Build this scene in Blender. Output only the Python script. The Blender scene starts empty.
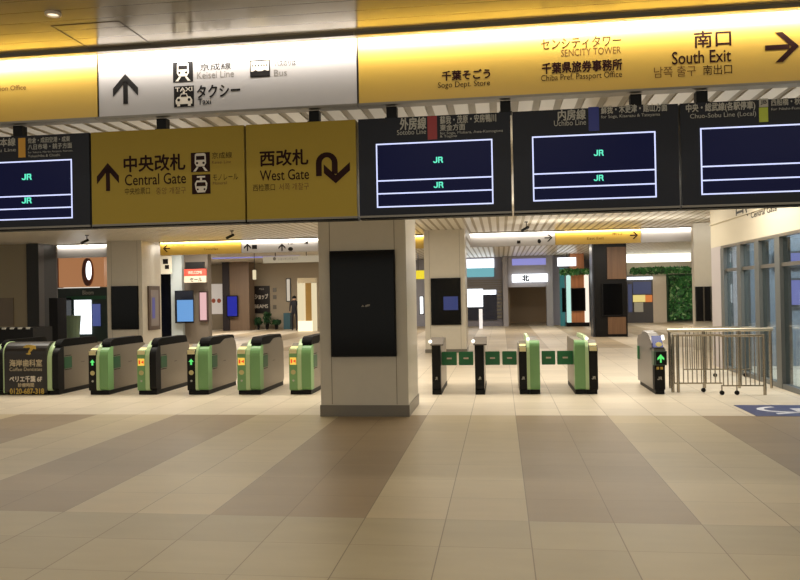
import bpy, bmesh, math, random
from mathutils import Vector, Matrix, Euler
random.seed(7)
SC = bpy.context.scene
COL = SC.collection
# ------------------------------------------------------------------ camera
F = 762.0
K = F/820.0      # depths were surveyed for an 820 px lens; the real lens is shorter, so every depth is K times the surveyed one
YAW, PITCH, ROLL = math.atan(100.5/762), 0.0064, -0.0185
CAM = Vector((0, 0, 1.6))
R = (Matrix.Rotation(YAW, 3, 'Z') @ Matrix.Rotation(math.pi/2 + PITCH, 3, 'X') @ Matrix.Rotation(ROLL, 3, 'Z'))
cd = bpy.data.cameras.new('camera'); cam = bpy.data.objects.new('camera', cd); COL.objects.link(cam)
cd.sensor_width = 36; cd.lens = F/800*36; cd.clip_end = 200
cam.matrix_world = Matrix.Translation(CAM) @ R.to_4x4()
SC.camera = cam
def ray(px, py):
    return R @ Vector(((px-400)/F, (290-py)/F, -1))
def onY(px, py, Y):
    d = ray(px, py); t = Y*K/d.y; q = CAM + d*t; q.y /= K; return q
def onZ(px, py, Z=0):
    d = ray(px, py); t = (Z-1.6)/d.z; q = CAM + d*t; q.y /= K; return q
def onX(px, py, X):
    d = ray(px, py); t = X/d.x; q = CAM + d*t; q.y /= K; return q
def SV(v): return Vector((v[0], v[1]*K, v[2]))
def rect(px0, py0, px1, py1, Y):        # real coordinates of a measured rectangle on the plane y = Y
    mx, my = (px0+px1)/2, (py0+py1)/2
    return onY(px0, my, Y).x, onY(px1, my, Y).x, onY(mx, py1, Y).z, onY(mx, py0, Y).z   # X0,X1,Z0,Z1
# ------------------------------------------------------------------ materials
def s2l(c): return tuple((v/255/12.92 if v/255 <= .04045 else ((v/255+.055)/1.055)**2.4) for v in c)
MATS = {}
def mat(name, rgb, rough=.5, metal=0, emit=None, es=0, noise=0, nscale=8, spec=None, coat=0):
    if name in MATS: return MATS[name]
    m = bpy.data.materials.new(name); m.use_nodes = True
    nt = m.node_tree; b = nt.nodes['Principled BSDF']
    c = (*s2l(rgb), 1)
    b.inputs['Base Color'].default_value = c
    b.inputs['Roughness'].default_value = rough; b.inputs['Metallic'].default_value = metal
    if spec is not None: b.inputs['Specular IOR Level'].default_value = spec
    if coat: b.inputs['Coat Weight'].default_value = coat; b.inputs['Coat Roughness'].default_value = .1
    if emit: b.inputs['Emission Color'].default_value = (*s2l(emit), 1); b.inputs['Emission Strength'].default_value = es
    if noise:
        tc = nt.nodes.new('ShaderNodeTexCoord'); n = nt.nodes.new('ShaderNodeTexNoise'); n.inputs['Scale'].default_value = nscale; n.inputs['Detail'].default_value = 4
        mr = nt.nodes.new('ShaderNodeMapRange'); mr.inputs['To Min'].default_value = 1-noise; mr.inputs['To Max'].default_value = 1+noise
        mx = nt.nodes.new('ShaderNodeMix'); mx.data_type = 'RGBA'; mx.blend_type = 'MULTIPLY'; mx.inputs[0].default_value = 1
        mx.inputs[6].default_value = c
        mp = nt.nodes.new('ShaderNodeMapping'); mp.inputs['Scale'].default_value = (6, 6, .25) if 'wood' in name or 'walnut' in name else (1, 1, 1)
        nt.links.new(tc.outputs['Object'], mp.inputs[0]); nt.links.new(mp.outputs[0], n.inputs['Vector']); nt.links.new(n.outputs[0], mr.inputs[0])
        nt.links.new(mr.outputs[0], mx.inputs[7]); nt.links.new(mx.outputs[2], b.inputs['Base Color'])
    MATS[name] = m; return m
class NB:            # tiny node builder
    def __init__(s, m): s.nt = m.node_tree; s.n = s.nt.nodes; s.l = s.nt.links
    def math(s, op, a, b=None, c=None):
        k = s.n.new('ShaderNodeMath'); k.operation = op
        for i, v in enumerate((a, b, c)):
            if v is None: continue
            if isinstance(v, (int, float)): k.inputs[i].default_value = v
            else: s.l.new(v, k.inputs[i])
        return k.outputs[0]
    def mix(s, f, a, b, bt='MIX'):
        k = s.n.new('ShaderNodeMix'); k.data_type = 'RGBA'; k.blend_type = bt
        for i, v in ((0, f), (6, a), (7, b)):
            if isinstance(v, (int, float)): k.inputs[i].default_value = v if i == 0 else (v, v, v, 1)
            elif isinstance(v, tuple): k.inputs[i].default_value = v
            else: s.l.new(v, k.inputs[i])
        return k.outputs[2]
TW, TX0, TY0 = .581, .165, 10.06
def floor_material():
    m = bpy.data.materials.new('stone_tile_floor'); m.use_nodes = True; q = NB(m); b = q.n['Principled BSDF']
    g = q.n.new('ShaderNodeNewGeometry'); sp = q.n.new('ShaderNodeSeparateXYZ'); q.l.new(g.outputs['Position'], sp.inputs[0])
    u = q.math('DIVIDE', q.math('SUBTRACT', sp.outputs[0], TX0), TW); v = q.math('DIVIDE', q.math('SUBTRACT', sp.outputs[1], TY0), TW)
    iu = q.math('FLOOR', u); iv = q.math('FLOOR', v)
    cv = q.n.new('ShaderNodeCombineXYZ'); q.l.new(iu, cv.inputs[0]); q.l.new(iv, cv.inputs[1])
    wn = q.n.new('ShaderNodeTexWhiteNoise'); wn.noise_dimensions = '2D'; q.l.new(cv.outputs[0], wn.inputs['Vector'])
    band = q.math('LESS_THAN', q.math('FLOORED_MODULO', iu, 4), 1.5)
    ymask = q.math('MULTIPLY', q.math('LESS_THAN', iv, -.5), q.math('GREATER_THAN', iv, -8.5))
    ymask2 = q.math('GREATER_THAN', sp.outputs[1], 22)
    dark = q.math('MULTIPLY', band, q.math('MAXIMUM', ymask, q.math('MULTIPLY', ymask2, .7)))
    near = q.math('LESS_THAN', iv, -8.5)
    far = q.math('GREATER_THAN', iv, -.5)
    c1 = q.mix(dark, (*s2l((181, 164, 130)), 1), (*s2l((144, 123, 93)), 1))
    c2 = q.mix(near, c1, (*s2l((164, 149, 117)), 1))
    c2 = q.mix(q.math('MULTIPLY', far, q.math('SUBTRACT', 1, dark)), c2, (*s2l((202, 189, 168)), 1))
    no = q.n.new('ShaderNodeTexNoise'); no.inputs['Scale'].default_value = 1.7; no.inputs['Detail'].default_value = 6
    mp = q.n.new('ShaderNodeMapping'); mp.inputs['Scale'].default_value = (1, 3.5, 1); q.l.new(g.outputs['Position'], mp.inputs[0]); q.l.new(mp.outputs[0], no.inputs['Vector'])
    var = q.math('ADD', q.math('MULTIPLY', wn.outputs['Value'], .13), q.math('ADD', q.math('MULTIPLY', no.outputs[0], .22), .82))
    c3 = q.mix(1, c2, var, 'MULTIPLY')
    fu = q.math('FRACT', u); fv = q.math('FRACT', v)
    def edge(f, w): return q.math('MAXIMUM', q.math('LESS_THAN', f, w), q.math('GREATER_THAN', f, 1-w))
    gr = q.math('MAXIMUM', q.math('MULTIPLY', edge(fu, .006), .75), q.math('MULTIPLY', edge(fv, .006), .4))
    c4 = q.mix(gr, c3, (*s2l((92, 74, 52)), 1))
    q.l.new(c4, b.inputs['Base Color'])
    b.inputs['Roughness'].default_value = .42; b.inputs['Specular IOR Level'].default_value = .3
    return m
def lined_ceiling(name, rgb, pitch, rough, metal, axis=1):
    m = bpy.data.materials.new(name); m.use_nodes = True; q = NB(m); b = q.n['Principled BSDF']
    g = q.n.new('ShaderNodeNewGeometry'); sp = q.n.new('ShaderNodeSeparateXYZ'); q.l.new(g.outputs['Position'], sp.inputs[0])
    f = q.math('FRACT', q.math('DIVIDE', sp.outputs[axis], pitch)); ln = q.math('LESS_THAN', f, .035)
    c = q.mix(ln, (*s2l(rgb), 1), (*s2l(tuple(v*.5 for v in rgb)), 1)); q.l.new(c, b.inputs['Base Color'])
    b.inputs['Roughness'].default_value = rough; b.inputs['Metallic'].default_value = metal
    return m
def glass_material():
    m = bpy.data.materials.new('clear_glass'); m.use_nodes = True; nt = m.node_tree
    nt.nodes.remove(nt.nodes['Principled BSDF']); out = nt.nodes['Material Output']
    t = nt.nodes.new('ShaderNodeBsdfTransparent'); t.inputs[0].default_value = (.80, .86, .88, 1)
    gl = nt.nodes.new('ShaderNodeBsdfGlossy'); gl.inputs['Roughness'].default_value = .03
    lw = nt.nodes.new('ShaderNodeLayerWeight'); pw = nt.nodes.new('ShaderNodeMath'); pw.operation = 'POWER'; pw.inputs[1].default_value = 4
    fr = nt.nodes.new('ShaderNodeMath'); fr.operation = 'MULTIPLY_ADD'; fr.inputs[1].default_value = .5; fr.inputs[2].default_value = .03
    nt.links.new(lw.outputs['Facing'], pw.inputs[0]); nt.links.new(pw.outputs[0], fr.inputs[0])
    mx = nt.nodes.new('ShaderNodeMixShader')
    nt.links.new(fr.outputs[0], mx.inputs[0]); nt.links.new(t.outputs[0], mx.inputs[1]); nt.links.new(gl.outputs[0], mx.inputs[2]); nt.links.new(mx.outputs[0], out.inputs[0])
    return m
GLASS = glass_material()
M_floor = floor_material()
M_cream = mat('cream_panel', (198, 190, 174), .32, noise=.04)
M_creamw = mat('pale_wall', (214, 204, 182), .5)
M_grey = mat('grey_metal', (120, 114, 104), .35, .6)
M_dgrey = mat('dark_grey', (58, 58, 56), .4)
M_black = mat('black_gloss', (6, 6, 7), .15, spec=.15)
M_blackm = mat('black_matte', (15, 14, 14), .5, spec=.2)
M_steel = mat('brushed_steel', (132, 124, 112), .33, .75, noise=.05, nscale=3)
M_chrome = mat('polished_steel', (168, 158, 142), .22, .9)
M_green = mat('gate_green', (112, 156, 98), .35)
M_pale = mat('pale_green_rim', (176, 200, 150), .3)
M_dgreen = mat('flap_green', (22, 104, 56), .35)
M_sticker = mat('dark_green_sticker', (30, 80, 48), .4)
M_yel = mat('yellow_panel', (164, 140, 58), .5, spec=.1)
M_ylb = mat('yellow_acrylic', (180, 144, 44), .42, spec=.9)
M_wlb = mat('white_acrylic', (168, 163, 160), .42, spec=.9)
M_ink = mat('brown_ink', (38, 12, 6), .5, spec=.12)
M_inkb = mat('black_ink', (18, 14, 12), .5, spec=.2)
M_inkf = mat('light_brown_ink', (98, 66, 18), .5, spec=.3)  # paler brown for the fainter lines of print
M_inkg = mat('grey_ink', (116, 110, 102), .42, spec=.9)
M_white = mat('white_paint', (216, 206, 190), .5)
M_panel = mat('charcoal_display_case', (34, 36, 44), .45, spec=.2)
M_hdr = mat('grey_lettering', (176, 172, 160), .5)
M_navy = mat('navy_screen', (2, 3, 14), .3, emit=(8, 11, 42), es=.9, spec=.1)
M_line = mat('screen_line', (20, 20, 20), .3, emit=(205, 212, 255), es=1.25)
M_jr = mat('screen_green', (10, 30, 20), .3, emit=(90, 235, 195), es=1.1)
M_red = mat('red_stripe', (150, 20, 16), .4)
M_blue = mat('blue_stripe', (8, 30, 130), .4)
M_amber = mat('amber_stripe', (206, 150, 30), .4)
M_lime = mat('lime_stripe', (176, 190, 30), .4)
def glow(name, rgb, s): return mat(name, (12, 12, 12), .3, emit=rgb, es=s)
E_white = glow('lit_white', (244, 250, 255), 2.2)
E_warm = glow('lit_warm', (255, 232, 190), 1.6)
E_cream = glow('lit_cream', (240, 222, 180), .9)
E_blue = glow('lit_blue_screen', (110, 165, 225), .9)
E_dblue = glow('lit_deep_blue', (36, 44, 170), .8)
E_lilac = glow('lit_lilac', (150, 150, 225), .8)
E_pink = glow('lit_pink_poster', (240, 190, 190), .9)
E_green = glow('lit_green_arrow', (90, 225, 110), 1.1)
E_amber = glow('lit_amber', (250, 200, 80), 1.0)
E_yel = glow('lit_yellow', (250, 225, 40), .9)
E_orange = glow('lit_orange', (200, 136, 88), .62)
E_teal = glow('lit_teal', (120, 190, 200), .8)
M_wood = mat('walnut_panel', (106, 76, 50), .5, noise=.5, nscale=3)
M_woodo = mat('orange_wood', (180, 116, 74), .5, noise=.3, nscale=3)
M_woodl = mat('grey_wood', (112, 92, 74), .5, noise=.2, nscale=3)
M_leaf = mat('leaf_green', (50, 116, 52), .5, noise=.4, nscale=9)
M_leafd = mat('leaf_dark', (26, 66, 32), .5, noise=.4, nscale=9)
M_skin = mat('skin', (196, 150, 120), .6)
# ------------------------------------------------------------------ mesh builder
ORG = {}
class MB:
    def __init__(s): s.v = []; s.f = []
    def add(s, vs, fs):
        n = len(s.v); s.v += [tuple(v) for v in vs]; s.f += [tuple(i+n for i in f) for f in fs]; return s
    def box(s, x0, x1, y0, y1, z0, z1):
        x0, x1 = min(x0, x1), max(x0, x1); y0, y1 = min(y0, y1), max(y0, y1); z0, z1 = min(z0, z1), max(z0, z1)
        return s.add([(x0,y0,z0),(x1,y0,z0),(x1,y1,z0),(x0,y1,z0),(x0,y0,z1),(x1,y0,z1),(x1,y1,z1),(x0,y1,z1)],
                     [(0,3,2,1),(4,5,6,7),(0,1,5,4),(1,2,6,5),(2,3,7,6),(3,0,4,7)])
    def prism(s, pts, a0, a1, axis='x'):         # polygon pts extruded along an axis
        n = len(pts)
        mk = {'x': lambda p, a: (a, p[0], p[1]), 'y': lambda p, a: (p[0], a, p[1]), 'z': lambda p, a: (p[0], p[1], a)}[axis]
        vs = [mk(p, a0) for p in pts] + [mk(p, a1) for p in pts]
        fs = [tuple(range(n)), tuple(range(2*n-1, n-1, -1))] + [(i, i+n, (i+1) % n+n, (i+1) % n) for i in range(n)]
        return s.add(vs, fs)
    def tube(s, p0, p1, r, seg=8, r1=None):
        p0, p1 = Vector(p0), Vector(p1); d = (p1-p0).normalized(); a = d.orthogonal().normalized(); b = d.cross(a); r1 = r if r1 is None else r1
        vs = []
        for p, rr in ((p0, r), (p1, r1)):
            for i in range(seg):
                t = 2*math.pi*i/seg; vs.append(p + a*math.cos(t)*rr + b*math.sin(t)*rr)
        fs = [(i, (i+1) % seg, (i+1) % seg+seg, i+seg) for i in range(seg)] + [tuple(range(seg-1, -1, -1)), tuple(range(seg, 2*seg))]
        return s.add(vs, fs)
    def build(s, name, m, parent=None, bevel=0, org=None):
        me = bpy.data.meshes.new(name); o = bpy.data.objects.new(name, me); COL.objects.link(o)
        s.v = [(v[0], v[1]*K, v[2]) for v in s.v]
        if parent is not None: og = ORG[parent.name]; o.parent = parent
        elif org is not None: og = Vector(org); o.location = og
        else:
            xs = [v[0] for v in s.v]; ys = [v[1] for v in s.v]; zs = [v[2] for v in s.v]
            og = Vector(((min(xs)+max(xs))/2, (min(ys)+max(ys))/2, min(zs))); o.location = og
        ORG[o.name] = Vector(og)
        me.from_pydata([(v[0]-og.x, v[1]-og.y, v[2]-og.z) for v in s.v], [], s.f)
        bm = bmesh.new(); bm.from_mesh(me); bmesh.ops.recalc_face_normals(bm, faces=bm.faces)
        if bevel: bmesh.ops.bevel(bm, geom=list(bm.edges), offset=bevel, segments=2, affect='EDGES', clamp_overlap=True)
        bm.to_mesh(me); bm.free(); me.materials.append(m)
        return o
def tag(o, label=None, cat=None, group=None, kind=None):
    if label: o['label'] = label
    if cat: o['category'] = cat
    if group: o['group'] = group
    if kind: o['kind'] = kind
    return o
def thing(name, loc, label, cat, group=None, kind=None):
    o = bpy.data.objects.new(name, None); COL.objects.link(o); o.location = SV(loc); o.empty_display_size = .1
    ORG[o.name] = SV(loc); return tag(o, label, cat, group, kind)
def struct(o): o['kind'] = 'structure'; return o
def B(x0, x1, y0, y1, z0, z1): return MB().box(x0, x1, y0, y1, z0, z1)
def rr(y0, y1, z0, z1, rf=.1, rb=.1, rfb=.02, rbb=.02, n=7):      # rounded silhouette in (y,z)
    P = []
    def arc(cx, cy, r, a0, a1):
        for i in range(n):
            a = math.radians(a0 + (a1-a0)*i/(n-1)); P.append((cx+r*math.cos(a), cy+r*math.sin(a)))
    arc(y0+rfb, z0+rfb, rfb, 270, 180); arc(y0+rf, z1-rf, rf, 180, 90); arc(y1-rb, z1-rb, rb, 90, 0); arc(y1-rbb, z0+rbb, rbb, 0, -90)
    return P
# flat marks and lettering on a plane y = Y facing the camera side (-y)
def shape(name, polys, R4, Y, m, parent, t=.003):
    X0, X1, Z0, Z1 = R4; b = MB()
    for p in polys:
        b.prism([(X0+(X1-X0)*u, Z0+(Z1-Z0)*v) for u, v in p], Y-t, Y, 'y')
    return b.build(name, m, parent)
def lettering(body, R4, Y, m, parent, weight=0, name='lettering', align=None, plane='Y'):
    c = bpy.data.curves.new('txt', 'FONT'); c.body = body; c.resolution_u = 3
    o = bpy.data.objects.new('txt', c); COL.objects.link(o); bpy.context.view_layer.update()
    me = bpy.data.meshes.new_from_object(o.evaluated_get(bpy.context.evaluated_depsgraph_get())); bpy.data.objects.remove(o)
    xs = [v.co.x for v in me.vertices]; ys = [v.co.y for v in me.vertices]
    x0, x1, y0, y1 = min(xs), max(xs), min(ys), max(ys); X0, X1, Z0, Z1 = R4
    og = ORG[parent.name]
    for v in me.vertices:
        a = X0+(v.co.x-x0)/(x1-x0)*(X1-X0); h = Z0+(v.co.y-y0)/(y1-y0)*(Z1-Z0)
        w = Vector((a, Y, h)) if plane == 'Y' else Vector((Y, a, h))
        v.co = SV(w)-og
    if weight:                      # heavier strokes: the glyph faces repeated with small shifts
        nv = len(me.vertices); V = [v.co.copy() for v in me.vertices]; Fc = [tuple(p.vertices) for p in me.polygons]
        hh = (Z1-Z0)*weight*2.4; dirs = [(0,0),(hh,0),(-hh,0),(0,hh),(0,-hh)]; VV, FF = [], []
        for i, (da, dz) in enumerate(dirs):
            e = i*.00012
            off = Vector((da, -e, dz)) if plane == 'Y' else Vector((-e, da, dz))
            VV += [v+off for v in V]; FF += [tuple(k+i*nv for k in f) for f in Fc]
        me = bpy.data.meshes.new(name); me.from_pydata(VV, [], FF)
    me.materials.clear(); me.materials.append(m); me.name = name
    o = bpy.data.objects.new(name, me); COL.objects.link(o); o.parent = parent; ORG[o.name] = og
    return o
def circ(cx, cy, rx, ry=None, n=20, a0=0, a1=360):
    ry = ry or rx
    return [(cx+rx*math.cos(math.radians(a0+(a1-a0)*i/n)), cy+ry*math.sin(math.radians(a0+(a1-a0)*i/n))) for i in range(n)]
ARROW_UP = [[(.41,0),(.59,0),(.59,.74),(.41,.74)], [(.5,1),(1,.53),(1,.26),(.5,.74)], [(.5,1),(.5,.74),(0,.26),(0,.53)]]
ARROW_RT = [[(0,.42),(0,.58),(.72,.58),(.72,.42)], [(1,.5),(.52,1),(.30,1),(.78,.5)], [(1,.5),(.78,.5),(.30,0),(.52,0)]]
ARROW_LF = [[(1-u, v) for u, v in p] for p in ARROW_RT]
def uturn():
    o = [(.18,0)]; P = []
    for i in range(13):
        a = math.radians(180-180*i/12); P.append((.32+.32*math.cos(a), .66+.34*math.sin(a)))
    Q = []
    for i in range(13):
        a = math.radians(180*i/12); Q.append((.32+.15*math.cos(a), .66+.18*math.sin(a)))
    body = [(0,.25)]+P+[(.64,.30),(.47,.30)]+Q+[(.17,.25)]
    return [body, [(.575,0),(1,.40),(1,.66),(.575,.26)], [(.575,0),(.575,.26),(.23,.62),(.23,.34)]]
TRAIN = [[(.22,.90),(.30,.96),(.70,.96),(.78,.90),(.80,.45),(.70,.28),(.30,.28),(.20,.45)], [(.30,.26),(.40,.26),(.26,.04),(.12,.04)], [(.70,.26),(.60,.26),(.74,.04),(.88,.04)]]
TRAIN_D = [[(.28,.82),(.72,.82),(.72,.62),(.28,.62)], circ(.33,.46,.06), circ(.67,.46,.06)]
TRAM = [[(.28,.92),(.72,.92),(.72,.84),(.28,.84)], [(.45,.86),(.55,.86),(.55,.68),(.45,.68)], [(.26,.70),(.74,.70),(.84,.54),(.80,.26),(.70,.08),(.30,.08),(.20,.26),(.16,.54)]]
TRAM_D = [[(.27,.60),(.73,.60),(.76,.40),(.24,.40)], circ(.32,.24,.05), circ(.68,.24,.05)]
TAXI = [[(.08,.32),(.18,.48),(.30,.50),(.36,.64),(.64,.64),(.70,.50),(.82,.48),(.92,.32),(.90,.14),(.10,.14)], [(.16,.16),(.30,.16),(.30,.04),(.16,.04)], [(.70,.16),(.84,.16),(.84,.04),(.70,.04)], [(.44,.65),(.56,.65),(.54,.74),(.46,.74)]]
TAXI_D = [[(.38,.60),(.62,.60),(.66,.48),(.34,.48)], circ(.24,.34,.07), circ(.76,.34,.07)]
BUS_D = [[(.04,.04),(.96,.04),(.96,.34),(.86,.34),(.74,.42),(.62,.34),(.40,.34),(.28,.42),(.16,.34),(.04,.34)]] + [[(.12+.14*i,.62),(.18+.14*i,.62),(.18+.14*i,.74),(.12+.14*i,.74)] for i in range(6)]
JRP = [[(0,.30),(.10,.30),(.14,.20),(.26,.20),(.30,.30),(.30,1),(.44,1),(.44,.25),(.36,.04),(.22,0),(.10,.02),(0,.16)],
       [(.52,0),(.64,0),(.64,.80),(.84,.80),(.84,.55),(.64,.55),(.64,.42),(.80,.42),(.90,0),(1.04,0),(.94,.45),(.98,.55),(.98,.86),(.90,1),(.52,1)]]
def picto(R4, Y, parent, white, dark, extra=None, bg=M_inkb):
    t = shape('pictogram', [[(0,0),(1,0),(1,1),(0,1)]], R4, Y, bg, parent, .002)
    shape('symbol', white, R4, Y-.002, M_white, t, .002)
    if dark: shape('symbol', dark, R4, Y-.004, bg, t, .0015)
    return t
# ------------------------------------------------------------------ the setting
ZC = 3.35                      # ceiling over and beyond the gates
YS = 7.0                       # plane of the hanging sign row
top = onY(400, 36, YS).z; botl = onY(400, 102.5, YS).z
ZF = top + .008                # ceiling of the front hall
struct(B(-30, 20, -6, 60, -.1, 0).build('floor', M_floor))
struct(B(-24, 14, -6, YS+.02, ZF, ZF+.1).build('ceiling_front', lined_ceiling('glossy_ceiling', (172, 162, 138), .21, .18, .25)))
cb = MB(); struct(B(-30, 20, YS+.10, 60, ZC+.013, ZC+.1).build('ceiling_backing', mat('slot_shade_taupe', (168, 158, 138), .5)))  # backing coloured darker than the slats, deepening the shade in the slots
x = -24.0
while x < 16:
    cb.box(x, x+.13, YS+.10, 46, ZC, ZC+.012); x += .2
struct(cb.build('ceiling', mat('ceiling_slats', (220, 214, 202), .28)))
struct(B(-24, 14, YS+.02, YS+.16, botl-.005, ZF).build('trim_1', M_grey))
# ceiling hatch outline and downlight in the front hall
h = [onZ(*p, ZF) for p in ((50, 26), (112, 21), (150, 43), (90, 49))]
hb = MB(); hx0, hx1, hy0, hy1 = h[0].x, h[2].x, min(h[2].y, h[3].y), max(h[0].y, h[1].y)
hx0, hx1 = h[3].x, h[2].x; hy0, hy1 = (h[0].y+h[1].y)/2, (h[2].y+h[3].y)/2
for a in ((hx0, hx1, hy0, hy0+.008), (hx0, hx1, hy1-.008, hy1), (hx0, hx0+.008, hy0+.009, hy1-.009), (hx1-.008, hx1, hy0+.009, hy1-.009)): hb.box(*a, ZF-.004, ZF)
tag(hb.build('ceiling_hatch', mat('hatch_brown', (86, 74, 54), .5)), 'square access hatch outline in the glossy front ceiling', 'hatch')
p = onZ(53, 13, ZF)
dl = thing('downlight', (p.x, p.y, ZF-.02), 'small round downlight in the glossy ceiling above the yellow lightbox sign', 'downlight')
rb = MB()
for i in range(24):
    a0, a1 = 2*math.pi*i/24, 2*math.pi*(i+1)/24
    q = [(p.x+r*math.cos(a), p.y+r*math.sin(a)) for r, a in ((.062, a0), (.062, a1), (.045, a1), (.045, a0))]
    rb.prism(q, ZF-.02, ZF-.001, 'z')
rb.build('rim', M_white, dl); MB().tube((p.x, p.y, ZF-.008), (p.x, p.y, ZF-.002), .044, 20).build('lens', glow('lens_glow', (255, 235, 200), 1.5), dl)
# ------------------------------------------------------------------ upper lightbox signs
def lb(name, px0, px1, label, m):
    xm = (px0+px1)/2; X0, X1 = onY(px0, 80, YS).x, onY(px1, 80, YS).x
    t = thing(name, ((X0+X1)/2, YS, botl), label, 'sign', 'lightbox signs above the display boards')
    B(X0+.004, X1-.004, YS-.012, YS+.015, botl, top).build('panel', m, t)
    B(X0, X1, YS-.06, YS+.015, botl-.022, botl-.002).build('bottom_rail', M_grey, t)
    B(X0, X1, YS-.175, YS-.135, top-.026, ZF-.001).build('lamp_housing', M_grey, t)
    for s in (X0, X1-.006): pass
    return t, X0, X1
t1, a0, a1 = lb('lightbox_sign', -60, 98, 'lit yellow lightbox sign cut by the left frame edge', M_ylb)
t2, b0, b1 = lb('lightbox_sign', 98.5, 358, 'lit white lightbox sign with up arrow, taxi and bus pictograms', M_wlb)
t3, c0, c1 = lb('lightbox_sign', 358.5, 1000, 'lit yellow lightbox sign reading South Exit with right arrow', M_ylb)
for X in (b0+.001, b1-.008):
    B(X, X+.007, YS-.014, YS-.001, botl, top).build('joint', M_inkb, t2)
YL = YS-.013
def L(body, px0, py0, px1, py1, m, parent, w=0, Y=YL): return lettering(body, rect(px0, py0, px1, py1, Y), Y-.0015, m, parent, w)
L('Information Office', -22, 86, 26, 91, M_inkf, t1)
shape('arrow', ARROW_UP, rect(113, 74, 138, 104, YL), YL, M_inkb, t2)
picto(rect(173, 62, 193, 82, YL), YL, t2, TRAIN, TRAIN_D)
tx = picto(rect(174, 86, 194, 107, YL), YL, t2, TAXI, TAXI_D)
r4 = rect(175.5, 87.5, 192.5, 91.5, YL); lettering('TAXI', r4, YL-.006, M_white, tx, .01)
bp = shape('pictogram', [[(0,0),(1,0),(1,1),(0,1)]], rect(250, 60, 270, 77, YL), YL, M_inkb, t2, .002)
shape('symbol', [[(.05,.05),(.95,.05),(.95,.92),(.05,.92)]], rect(250, 60, 270, 77, YL), YL-.002, M_white, bp, .002)
shape('symbol', BUS_D, rect(250, 60, 270, 77, YL), YL-.004, M_inkb, bp, .0015)
L('京成線', 200, 63, 231, 70, M_inkb, t2); L('Keisei Line', 197, 71, 234, 78, M_inkg, t2)
L('タクシー', 197, 84.5, 240, 97, M_inkb, t2, .012); L('Taxi', 198, 98.5, 211, 104.5, M_inkb, t2, .006)
L('バスのりば', 275, 60, 296, 66, M_inkb, t2); L('Bus', 274, 69.5, 287, 76, M_inkg, t2)
L('千葉そごう', 442, 70, 490, 79.5, M_ink, t3, .014); L('Sogo Dept. Store', 438, 81, 490, 88.5, M_ink, t3)
L('センシティタワー', 541, 37, 621, 48, mat('mid_ink', (70, 50, 20), .5, spec=.1), t3, .006); L('SENCITY TOWER', 561, 48, 621, 55, M_inkf, t3)
L('千葉県旅券事務所', 542, 61, 622, 72, M_ink, t3, .014); L('Chiba Pref. Passport Office', 541, 73, 622, 81, M_ink, t3)
L('南口', 694, 30.5, 731, 47, M_ink, t3, .006); L('South Exit', 672, 50.5, 731, 63, M_ink, t3, .006)
L('남쪽 출구', 654, 66, 696, 77, M_inkf, t3); L('南出口', 703, 64.5, 732, 74.5, M_ink, t3)
shape('arrow', ARROW_RT, rect(765, 32, 799, 62, YL), YL, M_ink, t3)
# lamp strips behind the housings that wash the sign faces
def area(name, loc, rot, sx, sy, power, col=(1, .9, .75), spread=None):
    l = bpy.data.lights.new(name, 'AREA'); l.shape = 'RECTANGLE'; l.size = sx; l.size_y = sy; l.energy = power; l.color = col
    if spread: l.spread = spread
    o = bpy.data.objects.new(name, l); COL.objects.link(o); o.location = SV(loc); o.rotation_euler = rot; return o
for (u0, u1, nm) in ((a0, a1, 'left'), (b0, b1, 'middle'), (c0, c1, 'right')):
    area('sign_lamp', ((u0+u1)/2, YS-.130, top-.010), (math.radians(80), 0, 0), abs(u1-u0)-.02, .03, 13*abs(u1-u0), (1, .96, .9))
# ------------------------------------------------------------------ hanging display boards and yellow boards
YD = 7.0
def board(name, px0, px1, label, m, cat='sign', grp=None, m2=None):
    pc = (px0+px1)/2
    X0, X1 = onY(px0, 170, YD).x, onY(px1, 170, YD).x
    t = thing(name, ((X0+X1)/2, YD+.07, ZBOT), label, cat, grp)
    B(X0+.004, X1-.006, YD, YD+.14, ZBOT+.03, ZTOP).build('case', m, t)
    B(X0+.003, X1-.003, YD+.01, YD+.15, ZBOT, ZBOT+.03).build('bottom_rail', M_blackm, t)
    B(X0+.003, X1-.003, YD-.006, YD+.009, ZBOT+.012, ZBOT+.029).build('grey_lip', M_grey, t)
    return t, X0, X1
ZTOP = onY(357, 119.5, YD).z; ZBOT = onY(357, 219.5, YD).z
def hanger(px, t):
    X = onY(px, 115, YD).x
    B(X-.045, X+.045, YD+.035, YD+.12, ZTOP, botl-.023).build('hanger', M_blackm, t)
    B(X-.055, X+.055, YD+.02, YD+.135, ZTOP, ZTOP+.012).build('hanger_foot', M_blackm, t)
G1n, G2n = 'departure display boards in the hanging row', 'yellow gate boards in the hanging row'
d0, _, _ = board('departure_board', -64, 90, 'dark departure board with amber stripe, cut by the left frame edge', M_panel, 'display', G1n)
y1, yx0, yx1 = board('direction_board', 91, 245, 'yellow board reading Central Gate with an up arrow', M_yel, 'sign', G2n)
y2, _, _ = board('direction_board', 246, 357, 'yellow board reading West Gate with a U-turn arrow', M_yel, 'sign', G2n)
d1, _, _ = board('departure_board', 358.5, 512, 'dark departure board with red stripe beside the West Gate board', M_panel, 'display', G1n)
d2, _, _ = board('departure_board', 513, 680, 'dark departure board with blue stripe reading Uchibo Line', M_panel, 'display', G1n)
d3, _, _ = board('departure_board', 681, 846, 'dark departure board with lime stripe and blank screen, under South Exit', M_panel, 'display', G1n)
for px, t in ((15, d0), (159.5, y1), (313, y2), (391, d1), (505.6, d1), (637, d2), (703.5, d3)): hanger(px, t)
YB = YD
def LB(body, px0, py0, px1, py1, m, parent, w=0): return lettering(body, rect(px0, py0, px1, py1, YB), YB-.0015, m, parent, w)
shape('arrow', ARROW_UP, rect(97, 163, 119, 191, YB), YB, M_ink, y1)
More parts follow.
